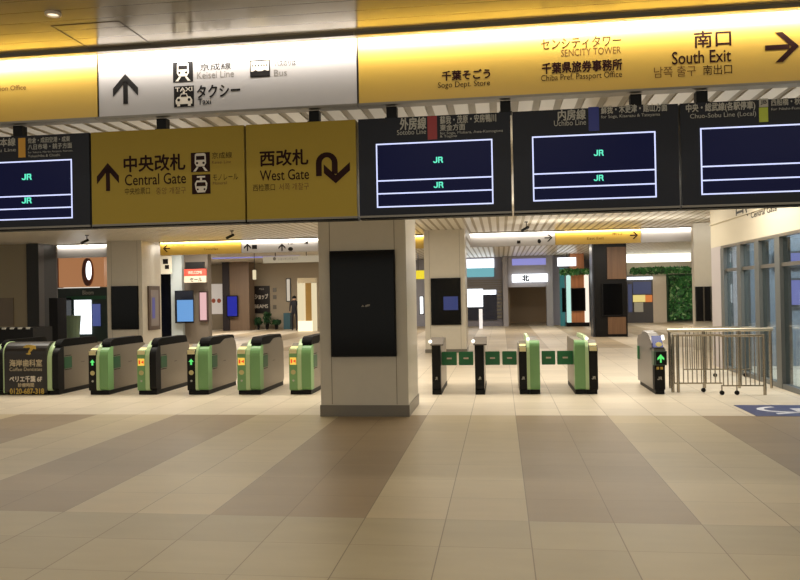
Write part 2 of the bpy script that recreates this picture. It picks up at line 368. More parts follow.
LB('中央改札', 124, 155, 185, 171, M_ink, y1, .012); LB('Central Gate', 125, 173.5, 186, 184.5, M_ink, y1, .004)
LB('中央检票口', 125, 187.5, 150, 194.5, M_ink, y1); LB('중앙 개찰구', 156, 187, 186, 194, M_inkf, y1)
picto(rect(191, 152.5, 210, 172, YB), YB, y1, TRAIN, TRAIN_D, bg=M_ink); picto(rect(192, 174.5, 210.5, 194, YB), YB, y1, TRAM, TRAM_D, bg=M_ink)
LB('京成線', 212, 152, 232, 158.5, M_ink, y1); LB('Keisei Line', 212, 160.5, 231, 163.5, M_inkf, y1)
LB('モノレール', 213, 174, 238, 180, M_ink, y1); LB('Monorail', 213, 181.5, 227, 184.5, M_inkf, y1)
LB('西改札', 260, 150, 308, 165.5, M_ink, y2, .012); LB('West Gate', 260, 169.5, 309, 180, M_ink, y2, .004)
LB('西检票口', 253, 184, 275, 191, M_ink, y2); LB('서쪽 개찰구', 279, 183, 309, 190, M_inkf, y2)
shape('arrow', uturn(), rect(316, 152, 350, 183.5, YB), YB, M_ink, y2)
LB('総武本線', -16, 138.5, 15.5, 146.5, M_hdr, d0, .01); LB('Sobu Line', -12, 148.5, 16, 152, M_hdr, d0)
shape('line_stripe', [[(0,0),(1,0),(1,1),(0,1)]], rect(18.5, 138, 25.5, 157.5, YB), YB, M_amber, d0)
LB('佐倉・成田空港・成東', 28, 137, 70, 142.5, M_hdr, d0, .006); LB('八日市場・銚子方面', 28, 143.5, 72, 149, M_hdr, d0, .006)
LB('for Sakura, Narita Airport, Naruto,', 28, 150.5, 73, 153, M_hdr, d0); LB('Yokaichiba & Choshi', 28, 154.2, 60, 156.8, M_hdr, d0)
LB('外房線', 400, 117.5, 426, 129.5, M_hdr, d1, .012); LB('Sotobo Line', 397, 129.5, 426, 134.5, M_hdr, d1)
shape('line_stripe', [[(0,0),(1,0),(1,1),(0,1)]], rect(427.5, 116, 437, 139.5, YB), YB, M_red, d1)
LB('蘇我・茂原・安房鴨川', 440, 115, 496, 123, M_hdr, d1, .008); LB('東金方面', 440, 124, 465, 130.5, M_hdr, d1, .008)
LB('for Soga, Mobara, Awa-Kamogawa', 440, 130.5, 503, 134, M_hdr, d1); LB('& Togane', 440, 134.8, 457, 138, M_hdr, d1)
LB('内房線', 558, 109.5, 585.5, 120, M_hdr, d2, .012); LB('Uchibo Line', 554, 120, 586, 125.5, M_hdr, d2)
shape('line_stripe', [[(0,0),(1,0),(1,1),(0,1)]], rect(588.5, 107, 599, 131, YB), YB, M_blue, d2)
LB('蘇我・木更津・館山方面', 601, 104.5, 667, 112.5, M_hdr, d2, .01); LB('for Soga, Kisarazu & Tateyama', 601, 114, 660, 118, M_hdr, d2)
LB('中央・総武線(各駅停車)', 686, 102.5, 755, 112, M_hdr, d3, .01); LB('Chuo-Sobu Line (Local)', 690, 112.5, 756, 118.5, M_hdr, d3)
bd = shape('line_badge', [[(0,0),(1,0),(1,1),(0,1)]], rect(759, 98.5, 768, 107, YB), YB, M_hdr, d3)
lettering('JB', rect(760.5, 100.5, 766.5, 105, YB), YB-.005, M_inkb, bd, .01)
shape('line_stripe', [[(0,0),(1,0),(1,1),(0,1)]], rect(759, 107.5, 768, 122, YB), YB, M_lime, d3)
LB('西船橋・秋葉原', 771, 97.5, 812, 105, M_hdr, d3, .006); LB('for Nishi-Funabashi', 771, 107, 812, 109.5, M_hdr, d3)
def screen(t, px0, px1, pt, pb, dv, jr):
    pm = (px0+px1)/2; X0, X1, Z0, Z1 = rect(px0, pt, px1, pb, YB)
    s = B(X0, X1, YB-.006, YB, Z0, Z1).build('screen', M_navy, t)
    w = .011; b = MB()
    y0, y1_ = YB-.009, YB-.006
    zs = [onY(pm, d, YB).z for d in dv]
    b.box(X0, X0+w, y0, y1_, Z0, Z1); b.box(X1-w, X1, y0, y1_, Z0, Z1)
    for z in [Z0, Z1-w]+[z-w/2 for z in zs]: b.box(X0+w, X1-w, y0, y1_, z, z+w)
    b.build('frame_line', M_line, s)
    for cx, cy in jr: shape('logo', JRP, rect(cx-4.8, cy-3.0, cx+4.8, cy+3.0, YB), YB-.006, M_jr, s)
screen(d0, -60, 72.7, 162, 220.5, (197, 209.5), ((27, 177), (27, 200.5)))
screen(d1, 376.5, 493, 141.5, 206, (179, 192), ((438, 160), (438.5, 185)))
screen(d2, 532.5, 656, 134, 199.5, (172, 186), ((598.5, 153), (598.5, 178)))
screen(d3, 700.5, 824, 125.5, 193, (164.5, 178.5), ())
# ------------------------------------------------------------------ pillars
def pillar(pxl, pxr, Y, depth, label, base=.15, top=ZC, seams=True, m=M_cream, shaft='shaft'):
    X0, X1 = onY(pxl, 340, Y).x, onY(pxr, 340, Y).x
    t = thing('pillar', ((X0+X1)/2, Y+depth/2, 0), label, 'pillar', None, 'thing')
    if base: B(X0-.012, X1+.012, Y-.012, Y+depth+.012, 0, base).build('plinth', M_grey, t)
    B(X0, X1, Y, Y+depth, base, top-.001).build(shaft, m, t)
    if seams:
        b = MB()
        for s in (.13, .87):
            xx = X0+(X1-X0)*s; b.box(xx-.004, xx+.004, Y-.003, Y-.0001, base+.01, top-.02)
        b.build('panel_seam', mat('seam_line', (128, 118, 100), .5), t)
    return t, X0, X1
P1, x0, x1 = pillar(320, 407.5, 10.7, 1.25, 'large cream square pillar with grey plinth in front of the gates', .15)
YP = 10.7
def display(name, R4, Y, label, depth=.06, m=M_black, inner=None, grp=None, frame=.02, logo=False):
    X0, X1, Z0, Z1 = R4
    t = thing(name, ((X0+X1)/2, Y, Z0), label, 'display', grp)
    B(X0, X1, Y-depth, Y-.006, Z0, Z1).build('bezel', M_blackm, t, bevel=.004)
    s = B(X0+frame, X1-frame, Y-depth-.004, Y-depth, Z0+frame, Z1-frame).build('screen', m, t)
    return t, s
sc1, s = display('digital_signage', rect(331, 250.5, 396, 356.5, YP), YP, 'tall switched-off black screen on the front of the large cream pillar')
for (a, b, c, d) in ((333, 252, 394, 263),): pass
shape('logo', [[(0,.3),(.2,.8),(.4,.3)], [(.45,.2),(1,.5),(1,1),(.45,.7)]], rect(361, 304, 370, 308, YP-.065), YP-.065, M_grey, s, .001)
P2, _, _ = pillar(425.5, 466.5, 22.3, 1.1, 'cream square pillar behind the narrow gates on the far side', .1)
_, s2 = display('digital_signage', rect(431, 278, 461, 325, 22.3), 22.3, 'black screen with a faint blue window on the pillar behind the narrow gates')
B(*rect(443.5, 296.5, 458, 310, 22.23)[:2], 22.23, 22.234, *rect(443.5, 296.5, 458, 310, 22.23)[2:]).build('lit_window', glow('dim_blue', (56, 78, 160), .38), s2)
P3, _, p3x = pillar(108, 143, 22.9, 1.35, 'cream square pillar behind the closed green gates', .1)
display('digital_signage', rect(112, 286, 139, 329.5, 22.9), 22.9, 'blank black screen on the pillar behind the closed green gates')
# framed poster on that pillar's right side
ya, yb = onX(147.5, 300, p3x).y, onX(158.5, 300, p3x).y
za, zb = onX(152, 330, p3x).z, onX(152, 286, p3x).z
pt = thing('poster_frame', (p3x, (ya+yb)/2, za), 'brown framed poster case on the side of the pillar behind the green gates', 'poster')
B(p3x+.001, p3x+.05, ya, yb, za, zb).build('frame', mat('brown_frame', (84, 66, 52), .4), pt)
B(p3x+.05, p3x+.055, ya+.12, yb-.12, za+.12, zb-.12).build('poster', mat('poster_grey', (128, 118, 112), .5), pt)
B(p3x+.055, p3x+.06, ya+.2, (ya+yb)/2, za+.35, zb-.35).build('poster_picture', glow('poster_lilac', (120, 116, 190), .4), pt)
# far-right column behind the glass wall
P4, _, _ = pillar(695.5, 727, 22.5, .25, 'cream column beyond the glass wall with dark slotted lower half', 0, seams=False)
r = rect(695.5, 286.5, 713, 321, 22.49)
t = thing('glass_case', ((r[0]+r[1])/2, 22.45, r[2]), 'dark glass case with bright bars on the far right column', 'display case')
B(r[0], r[1], 22.42, 22.499, r[2], r[3]).build('case', M_blackm, t)
for k in (.4, .82): B(r[0]+(r[1]-r[0])*k, r[0]+(r[1]-r[0])*(k+.08), 22.40, 22.42, r[2], r[3]).build('bar', M_chrome, t)
# ------------------------------------------------------------------ ticket gates
YG = 13.05; GH = .93
def gx(px, Y=YG): return onY(px, 370, Y).x
def gate(label, sticker=True, pods=(), spine=None, body=None, side='R', grp='ticket gates', hump=False, length=1.5):
    """pods: (px0, px1, colour, lamp) ; spine (px0, px1) ; body (px0, px1, front colour)"""
    xs = [gx(v) for q in (pods[:2] if pods else ()) if isinstance(q, (int, float)) for v in (q,)] + [gx(v) for v in spine] + ([gx(body[0]), gx(body[1])] if body else [])
    X0, X1 = min(xs), max(xs)
    t = thing('ticket_gate', ((X0+X1)/2, YG, 0), label, 'ticket gate', grp)
    B(X0+.01, X1-.01, YG+.04, YG+length-.03, 0, .07).build('base', M_blackm, t)
    sx0, sx1 = gx(spine[0]), gx(spine[1])
    if pods:
        p0, p1 = gx(pods[0]), gx(pods[1]); col = M_green if pods[2] == 'green' else M_blackm; o = .012
        MB().prism(rr(YG-.0, YG+.14, .07, .76, .07, .02, .03, .01), p0+.003, p1-.001).build('front_cover', col, t)
        MB().prism(rr(YG+.14, YG+length-.03, .07, .76, .02, .08), p0+.003, p1-.001).build('side_panel', M_steel, t)
        # card reader on the sloping top
        xm = (p0+p1)/2; w = (p1-p0)
        if w < .05: w = .05
        rd = MB().prism([(YG+.01, .735), (YG+.03, .745), (YG+.30, .83), (YG+.34, .80), (YG+.34, .74)], p0+.006, p1-.004).build('card_reader', mat('reader_grey', (110, 104, 94), .3), t)
        b = MB(); b.prism([(YG+.045, .753), (YG+.055, .763), (YG+.13, .787), (YG+.13, .777)], p0+.015, p1-.012); b.build('reader_ring', mat('reader_ring_cream', (228, 214, 150), .3, emit=(225, 205, 130), es=.25), rd)
        B(p0+.012, p1-.01, YG-.004, YG+.02, .675, .745).build('reader_label', mat('label_cream', (222, 210, 160), .4), t)
        Yf = YG; wq = p1-p0
        if pods[3] == 'arrow':
            shape('arrow_light', [[(.5,1),(1,.5),(.68,.5),(.68,0),(.32,0),(.32,.5),(0,.5)]], (p0+wq*.2, p1-wq*.2, .50, .60), Yf, E_green, t, .004)
        elif pods[3] == 'exit':
            q = shape('lamp_plate', [[(0,0),(1,0),(1,1),(0,1)]], (p0+wq*.12, p1-wq*.12, .49, .61), Yf, E_amber, t, .004)
            shape('no_entry_mark', [[(0,.1),(.3,.1),(.3,.9),(0,.9)], [(.45,.5),(1,.85),(1,.15)]], (p0+wq*.22, p1-wq*.2, .51, .59), Yf-.004, mat('lamp_red', (180, 40, 20), .4, emit=(235, 60, 20), es=.7), q, .002)
        if pods[3] in ('arrow', 'exit'):
            c = mat('pictogram_cream', (190, 178, 120), .4)
            shape('round_label', [circ(.5, .5, .5)], (p0+wq*.22, p1-wq*.22, .33, .41), Yf, c, t, .003)
            shape('dot', [circ(.5, .5, .5)], (xm-.018, xm+.018, .215, .25), Yf, M_hdr, t, .003)
    # spine
    MB().prism(rr(YG-.01, YG+length-.03, .07, .90, .32, .16, .05), sx0, sx1).build('spine', M_pale, t)
    if body:
        b0, b1 = gx(body[0]), gx(body[1]); fc = {'green': M_green, 'black': M_blackm}[body[2]]
        MB().prism(rr(YG, YG+.20, .075, .81, .17, .01, .06, .01), b0+.001, b1).build('front_cover', fc, t)
        sd = MB().prism(rr(YG+.20, YG+length, .075, .81, .01, .10) if not hump else [(YG+.20, .075), (YG+.20, .81), (YG+.62, .81), (YG+.84, .875), (YG+.92, .885), (YG+length-.22, .885), (YG+length-.12, .86), (YG+length-.03, .79), (YG+length, .68), (YG+length, .12), (YG+length-.04, .075)], b0+.001, b1-.003).build('side_panel', M_steel, t)
        if sticker:
            B(b1-.0029, b1+.003, YG+.21, YG+.46, .43, .63).build('sticker', M_sticker, sd)
            B(b1-.0029, b1+.004, YG+.22, YG+.44, .645, .655).build('sticker_line', M_blackm, sd)
            B(b1-.0029, b1+.004, YG+.22, YG+.44, .405, .415).build('sticker_line', M_blackm, sd)
            B(b1-.0029, b1+.002, YG+.78, YG+.90, .50, .505).build('seam', M_blackm, sd)
        MB().prism(rr(YG+.10, YG+length-.08, .74, GH+.01, .18, .12, .01, .01), sx1-.02 if not side == 'L' else b0+.01, b1-.01 if side != 'L' else sx0+.02).build('top_cover', mat('dark_top_cover', (11, 10, 9), .55, spec=.06), t)
    return t
def flap(t, xa, xb, Yf=None):
    Yf = Yf or YG+.35
    X0, X1 = gx(xa, Yf), gx(xb, Yf)
    f = MB().prism([(X0, .435), (X1, .435), (X1, .655), (X0, .655)], Yf, Yf+.03, 'y').build('flap', M_dgreen, t, bevel=.006)
    xm = (X0+X1)/2+.0
    B(xm-.04, xm+.04, Yf-.004, Yf, .535, .56).build('flap_mark', mat('flap_mark', (200, 180, 160), .4), f)
GR = 'ticket gates in the left row'
g = gate('ticket gate whose front is covered by a black advert panel', spine=(47.5, 52), body=(52, 58, 'black'), grp=GR)
X0, X1 = gx(5), gx(47.4)
ad = MB().prism(rr(YG-.02, YG+.35, .04, .90, .20, .02, .03, .01), X0, X1).build('advert_panel', mat('advert_brown_black', (34, 28, 24), .35), g)
B(X0+.02, X1-.02, YG+.05, YG+.30, 0, .05).build('base', M_blackm, g)
MB().prism(rr(YG-.024, YG+.30, .03, .91, .20, .02, .03, .01), X0-.02, X0).build('advert_edge', M_pale, g)
YA = YG-.021
def LA(body, px0, py0, px1, py1, m, w=0): return lettering(body, rect(px0, py0, px1, py1, YA), YA-.001, m, ad, w)
M_adg = mat('advert_gold', (200, 168, 70), .4); M_adc = mat('advert_cream', (196, 180, 146), .5)
LA('海岸歯科室', 9.5, 359.5, 42, 366.5, M_adc, .01); LA('Coffee Dentistes', 9.5, 367.5, 42, 371, M_adc)
LA('ペリエ千葉 6F', 9.5, 376, 42, 382, M_white, .016); LA('診療時間', 18, 383, 34, 387, M_adc, .01); LA('0120-687-318', 10, 388.5, 44, 394, M_adg, .014)
shape('emblem', [[(0,.75),(.25,1),(.62,1),(1,.9),(1,.55),(.82,.62),(.7,.45),(.55,.25),(.62,.08),(.45,0),(.2,.1),(.4,.2),(.42,.4),(.55,.6),(.5,.75),(.25,.7)]], rect(22, 345, 35, 355, YA-.03), YA-.001, M_adg, ad, .002)
gate('ticket gate with black front and lit arrow, right of the advert panel', pods=(88.5, 96.5, 'black', 'arrow'), spine=(96.5, 99.5), body=(99.5, 108, 'green'), grp=GR)
gate('ticket gate with green lamp post and black right front', pods=(137, 145.5, 'green', 'exit'), spine=(145.5, 149.5), body=(149.5, 156, 'black'), grp=GR)
gate('ticket gate with lit green arrow, centre of the left row, green right front', pods=(187, 195.5, 'black', 'arrow'), spine=(195.5, 198), body=(198, 208, 'green'), grp=GR, hump=True)
gate('all-green ticket gate, second from the large pillar', pods=(237, 246, 'green', 'exit'), spine=(246, 250), body=(250, 260, 'green'), grp=GR, hump=True)
gate('all-green ticket gate partly hidden by the large pillar', pods=(289, 297.5, 'green', 'exit'), spine=(297.5, 301.5), body=(301.5, 311, 'green'), grp=GR, hump=True)
# dark gate end just inside the left edge
gate('ticket gate sliver at the left frame edge beside the advert panel', pods=(-13, -5, 'black', 'arrow'), spine=(-5, -2), body=(-2, 3, 'black'), grp=GR, sticker=False)
GN = 'ticket gates in the right row'
def cap(t, p0, p1, lampside=-1):
    a, b = gx(p0), gx(p1)
    MB().prism([(YG-.01, .78), (YG-.01, .80), (YG+.25, .90), (YG+.32, .90), (YG+.32, .78)], a-.02, b+.05).build('reader_head', mat('reader_head_grey', (96, 88, 80), .3, .4), t)
    MB().tube((a-.02, YG-.02, .845), (a-.02, YG+.03, .845), .028, 12).build('round_lamp', glow('lamp_white', (255, 250, 235), 1.8), t)
def narrow(label, px0, px1, pxs, flaps):
    t = thing('ticket_gate', ((gx(px0)+gx(px1))/2, YG, 0), label, 'ticket gate', GN)
    B(gx(px0), gx(px1)+.01, YG-.01, YG+1.42, 0, .07).build('base', M_blackm, t)
    MB().prism(rr(YG, YG+.14, .07, .80, .04, .01, .02, .01), gx(px0), gx(px1)).build('front_cover', M_blackm, t)
    MB().prism(rr(YG+.14, YG+1.45, .07, .84, .01, .1), gx(px0), gx(px1)).build('side_panel', M_steel, t)
    shape('logo', JRP, (gx(px0)+.05, gx(px1)-.05, .235, .28), YG, M_hdr, t, .003)
    cap(t, px0, px1)
    for f in flaps: flap(t, *f)
    return t
narrow('slim black ticket gate next to the large cream pillar, one green flap', 432, 440.5, None, [(442, 457)])
narrow('slim black ticket gate with green flaps on both sides', 475, 484, None, [(459, 473.5), (485.5, 500)])
def pair(label, blk, spn, grn, fl):
    t = gate(label, sticker=False, pods=(blk[0], blk[1], 'black', 'none'), spine=spn, body=None, grp=GN)
    a, b = gx(grn[0]), gx(grn[1])
    MB().prism(rr(YG, YG+.20, .075, .84, .10, .01, .03, .01), a, b).build('front_cover', M_green, t)
    MB().prism(rr(YG+.20, YG+1.5, .075, .84, .01, .1), a+.002, b-.002).build('side_panel', M_steel, t)
    B(a, b, YG+.04, YG+1.45, 0, .07).build('base', M_blackm, t)
    xm0 = gx(blk[0]); shape('logo', JRP, (gx(blk[0])+.04, gx(blk[1])-.04, .235, .28), YG, M_hdr, t, .003)
    MB().tube((gx((spn[0]+spn[1])/2), YG-.03, .87), (gx((spn[0]+spn[1])/2), YG+.02, .87), .026, 12).build('round_lamp', glow('lamp_white', (255, 250, 235), 1.8), t)
    for f in fl: flap(t, *f)
    return t
pair('ticket gate with black left half and green right half between flaps', (519, 527), (527, 530), (530, 540), [(502.5, 517), (542, 555.5)])
pair('ticket gate with green left half and black right half', (589, 598), (585.5, 589), (575, 585.5), [(557.5, 573.5)])
# lone gate by the railing
X0, X1 = gx(654.5), gx(665)
t = thing('ticket_gate', ((X0+X1)/2, YG, 0), 'lone steel ticket gate with lit green arrow beside the railing', 'ticket gate', GN)
B(X0+.01, X1-.01, YG+.02, YG+1.4, 0, .07).build('base', M_blackm, t)
MB().prism(rr(YG, YG+.12, .07, .72, .02, .01, .02, .01), X0, X1).build('front_cover', M_blackm, t)
sd = MB().prism([(YG+.10, .07), (YG+.10, .66), (YG+.16, .78), (YG+.30, .86), (YG+.50, .92), (YG+.95, .94), (YG+1.05, .88), (YG+1.42, .84), (YG+1.5, .76), (YG+1.5, .07)], X0-.01, X1-.02).build('side_panel', mat('blued_steel', (128, 124, 122), .3, .7), t)
B(X0-.02, X1+.02, YG-.06, YG+.12, .45, .665).build('lamp_box', mat('lamp_box_green', (70, 92, 76), .4), t)
shape('arrow_light', [[(.5,1),(1,.55),(1,.3),(.62,.5),(.62,0),(.38,0),(.38,.5),(0,.3),(0,.55)]], (X0+.035, X1-.02, .49, .62), YG-.062, E_green, t, .004)
B(X0+.015, X1+.01, YG-.0615, YG-.06, .46, .655).build('lamp_face', M_blackm, t)
B(X0-.01, X1+.01, YG-.01, YG+.30, .665, .70).build('reader_tray', mat('reader_grey', (110, 104, 94), .3), t)
MB().prism([(YG+.02, .70), (YG+.16, .70), (YG+.24, .88), (YG+.20, .89)], X0+.0, X1-.01).build('ticket_screen', mat('screen_blue_dark', (26, 34, 90), .2, emit=(40, 60, 150), es=.3), t)
shape('reader_ring', [circ(.5, .5, .5, n=16)], (X0+.03, X1-.03, .73, .80), YG+.03, mat('reader_ring_cream', (228, 214, 150), .3), t, .01)
MB().tube((X1-.02, YG-.01, .84), (X1-.02, YG+.03, .90), .022, 10).build('round_lamp', glow('lamp_white', (255, 250, 235), 1.8), t)
shape('label_mark', [[(0,0),(.4,0),(.4,1),(0,1)], [(.6,0),(1,0),(1,1),(.6,1)]], (X0+.03, X1-.03, .38, .42), YG, M_adg, t, .003)
shape('logo', JRP, (X0+.04, X1-.05, .22, .27), YG, M_hdr, t, .003)
B(X0-.03, X0-.01, YG+1.30, YG+1.42, .44, .66).build('flap', M_dgreen, t)
# ------------------------------------------------------------------ railings
def railing(label, px0, px1, Y, ztop, n, casters, handrail=False, posts=()):
    a, b = gx(px0, Y), gx(px1, Y)
    t = thing('railing', ((a+b)/2, Y, 0), label, 'railing', 'steel railings beside the lone gate')
    MB().tube((a, Y, ztop), (b, Y, ztop), .018).build('top_rail', M_chrome, t)
    MB().tube((a, Y, .14), (b, Y, .14), .012).build('bottom_rail', M_chrome, t)
    for i in range(n):
        xx = a+(b-a)*(i+.5)/n; MB().tube((xx, Y, .14), (xx, Y, ztop), .0085, 6).build('bar', M_chrome, t)
    for px in posts:
        xx = gx(px, Y); MB().tube((xx, Y, 0), (xx, Y, ztop+.02), .024, 10).build('post', M_chrome, t)
    for px in casters:
        xx = gx(px, Y); MB().tube((xx, Y, .05), (xx, Y, .15), .010, 6).build('leg', M_chrome, t); MB().tube((xx, Y-.012, .035), (xx, Y+.012, .035), .035, 12).build('caster', M_blackm, t)
    return t
railing('steel bar railing starting beside the lone gate', 672, 722, 13.3, .885, 11, (703,), posts=(672.5, 678))
railing('steel bar railing on black casters in front of the glass wall', 721, 766, 12.95, .89, 10, (721.5, 736.5), posts=(764.5, ))
t = thing('handrail', (3.5, 13.85, 0), 'long pale steel handrail behind the bar railing', 'handrail')
ha, hb_ = gx(668, 13.85), 4.3
MB().tube((ha, 13.85, .94), (hb_, 13.85, .94), .03, 10).build('rail', mat('pale_steel', (206, 196, 176), .25, .7), t)
for k in (0.02, .35, .68, .98): xx = ha+(hb_-ha)*k; MB().tube((xx, 13.85, 0), (xx, 13.85, .93), .022, 8).build('post', M_chrome, t)
railing('steel bar railing behind the long handrail by the glass', 684, 752, 15.6, .90, 16, (715, 745))
# ------------------------------------------------------------------ right glass wall
XW = 4.4; YE = 18.0; YC = 17.2
zt = 2.46; ztr = 1.97
struct(B(XW, XW+.3, 6.9, YE, zt, ZC).build('wall_right', M_creamw))
struct(B(XW+.001, XW+.3, YC, YE, 0, zt-.001).build('wall_right_end', mat('lilac_wall', (186, 178, 178), .5)))
struct(B(XW-.03, XW+.001, 6.9, YE, 2.93, 2.95).build('trim_2', M_creamw))
struct(B(XW-.01, XW+.08, 6.9, YC, zt-.05, zt-.001).build('trim_3', M_grey))
wt = thing('wall_lettering', (XW-.004, 13.5, 3.0), 'dark gate name lettering on the cream wall above the glass doors', 'lettering')
ys = lambda px, py: onX(px, py, XW).y
zz = onX(742, 214.5, XW).z-.05
lettering('口(', (ys(736, 210), ys(748, 210), zz, zz+.36), XW-.003, M_inkb, wt, .008, plane='X')
zz2 = onX(763, 214, XW).z-.03
lettering('Central Gate', (ys(751, 213), ys(777, 210), zz2+.02, zz2+.12), XW-.003, M_inkb, wt, .01, plane='X')
win = thing('window_1', (XW, 13, 0), None, None); win['kind'] = 'structure'
MULL = mat('dark_mullion', (98, 100, 98), .4, .2)
yy = 7.0; k = 0
edges = [YC-.06, ys(739.5, 300), ys(757.5, 300), ys(778, 300), 12.3, 10.9, 9.4, 7.9]
for i, y in enumerate(edges):
    B(XW-.01, XW+.16, y-.14, y+.10, 0, zt-.05).build('window_frame', MULL, win)
for i in range(len(edges)-1):
    B(XW+.05, XW+.058, edges[i+1]+.10, edges[i]-.14, .08, zt-.05).build('window_pane', GLASS, win)
    B(XW+.02, XW+.10, edges[i+1]+.10, edges[i]-.14, ztr-.03, ztr+.03).build('window_transom', M_grey, win)
    B(XW-.005, XW+.10, edges[i+1]+.10, edges[i]-.14, 0, .08).build('window_sill', MULL, win)
# room behind the glass
struct(B(9.2, 9.4, 6.9, 17.95, 0, ZC).build('wall_lounge', mat('lounge_blue_grey', (118, 126, 134), .6)))
struct(B(XW+.31, 9.19, 17.75, 17.95, 0, ZC-.001).build('wall_lounge_end', mat('lounge_blue_grey', (118, 126, 134), .6)))
def emi_panel(name, x0, x1, y0, y1, z0, z1, m, label, cat, grp=None):
    t = thing(name, ((x0+x1)/2, (y0+y1)/2, z0), label, cat, grp)
    if x1-x0 < y1-y0: B(x0, x1, y0-.04, y1+.04, z0-.04, z1+.04).build('frame', M_dgrey, t); B(x0-.01, x0, y0, y1, z0, z1).build('screen', m, t)
    else: B(x0-.04, x1+.04, y0, y1, z0-.04, z1+.04).build('frame', M_dgrey, t); B(x0, x1, y0-.01, y0, z0, z1).build('screen', m, t)
    return t
r = rect(763, 288, 778, 304, 19.55); emi_panel('ticket_machine_screen', 5.75, 6.3, 17.65, 17.73, 1.25, 1.75, E_lilac, 'blue lit screen seen through the glass wall', 'screen')
emi_panel('lit_sign', 5.6, 6.25, 17.6, 17.68, 2.05, 2.3, E_lilac, 'lit lilac sign hanging behind the glass wall', 'sign')
emi_panel('lit_sign', 6.4, 7.3, 17.6, 17.68, 2.05, 2.3, E_yel, 'lit yellow sign hanging behind the glass wall', 'sign')
for i, (xx, w) in enumerate(((8.2, .8),)):
    tag(B(xx, xx+w, 16.9, 17.5, 0, 1.75).build('vending_cabinet', mat('cabinet_dark', (64, 66, 70), .4), bevel=.02), 'wide dark cabinet standing behind the glass wall', 'cabinet')
# floor sign
dm = MB(); c = [onZ(737, 405.5), onZ(798, 416)]
fx0, fx1 = onZ(756, 416).x, onZ(756, 416).x+1.35; fy1, fy0 = onZ(760, 405.3).y, onZ(770, 416.3).y
fs = thing('floor_decal', ((fx0+fx1)/2, (fy0+fy1)/2, 0), 'blue square floor decal with white wheelchair symbol', 'floor sign')
B(fx0, fx1, fy0, fy1, 0.0005, .004).build('sheet', mat('decal_blue', (48, 56, 104), .4), fs)
W_ = [circ(.66, .86, .07, n=14), [(.58,.76),(.72,.76),(.70,.40),(.56,.40)], [(.58,.48),(.32,.48),(.32,.40),(.58,.40)], [(.40,.48),(.32,.48),(.14,.16),(.24,.16)]]
ring = []
for i in range(16):
    a0_, a1_ = math.radians(100+i*15), math.radians(115+i*15)
    W_.append([(.6+.30*math.cos(a0_), .36+.30*math.sin(a0_)), (.6+.30*math.cos(a1_), .36+.30*math.sin(a1_)), (.6+.23*math.cos(a1_), .36+.23*math.sin(a1_)), (.6+.23*math.cos(a0_), .36+.23*math.sin(a0_))])
b = MB()
for P in W_: b.prism([(fx0+.1+(fx1-fx0)*v*.95, fy0+(fy1-fy0)*(.02+u*.93)) for u, v in P], .004, .0055, 'z')
b.build('symbol', mat('decal_white', (214, 212, 220), .5), fs)
# ------------------------------------------------------------------ far sign row
YF = 23.75
def far_sign(px0, px1, m, label, ref):
    X0, X1 = onY(px0, 240, YF).x, onY(px1, 240, YF).x
    t = thing('hanging_sign', ((X0+X1)/2, YF, 2.93), label, 'sign', 'lit signs hanging beyond the gates')
    B(X0+.003, X1-.003, YF, YF+.15, 2.94, ZC-.03).build('panel', m, t)
    B(X0, X1, YF-.10, YF-.05, ZC-.035, ZC-.001).build('lamp_housing', M_grey, t)
    area('far_sign_lamp', ((X0+X1)/2, YF-.048, ZC-.03), (math.radians(50), 0, 0), X1-X0, .03, 8*(X1-X0), (1, .95, .85))
    return t
f0 = far_sign(57, 107, M_wlb, 'plain white lit sign left of the pillar behind the gates', 0)
f1 = far_sign(160, 241, M_ylb, 'yellow lit hanging sign with a left arrow beyond the gates', 0)
f2 = far_sign(241.3, 318, M_wlb, 'white lit hanging sign with two up arrows beyond the gates', 0)
f3 = far_sign(405, 424.5, M_ylb, 'short yellow lit sign seen between the two cream pillars', 0)
f4 = far_sign(470, 555, M_wlb, 'white lit hanging sign with right arrow behind the slim gates', 0)
f5 = far_sign(555.3, 641, M_ylb, 'yellow lit hanging sign with right arrow, further right', 0)
f6 = far_sign(641.3, 697, M_wlb, 'plain white lit hanging sign beside the far right column', 0)
def LF(body, px0, py0, px1, py1, m, parent, w=0): return lettering(body, rect(px0, py0, px1, py1, YF), YF-.002, m, parent, w)
shape('arrow', ARROW_LF, rect(163, 245, 170, 252, YF), YF, M_ink, f1); LF('中央口', 172, 243, 184, 246, M_inkf, f1); LF('Central Exit', 204, 248, 218, 250, M_ink, f1)
for px in (244, 278.5): shape('arrow', ARROW_UP, rect(px, 243.5, px+7, 251, YF), YF, M_inkb, f2)
shape('pictogram', [[(0,0),(1,0),(1,1),(0,1)]], rect(252, 245, 257, 249, YF), YF, M_inkb, f2); shape('pictogram', [circ(.5,.5,.5)], rect(288, 247, 293, 251, YF), YF, M_inkb, f2)
LF('12', 288, 243, 293, 244.5, M_inkb, f2); shape('pictogram', [[(0,.2),(1,0),(1,1)]], rect(304, 241, 308, 244, YF), YF, M_inkb, f2)
shape('arrow', ARROW_RT, rect(544.5, 234, 552.5, 241.5, YF), YF, M_inkb, f4); shape('pictogram', [[(0,0),(1,0),(1,1),(0,1)]], rect(517, 240.5, 520.5, 243.5, YF), YF, M_inkb, f4)
shape('pictogram', [circ(.5,.5,.5)], rect(537.5, 239, 541, 243.5, YF), YF, M_inkb, f4)
shape('arrow', ARROW_RT, rect(630, 231.5, 638, 239, YF), YF, M_ink, f5); LF('East Exit', 587, 237, 604, 239.5, M_inkf, f5); LF('東口', 612, 232, 622, 235, M_inkf, f5)
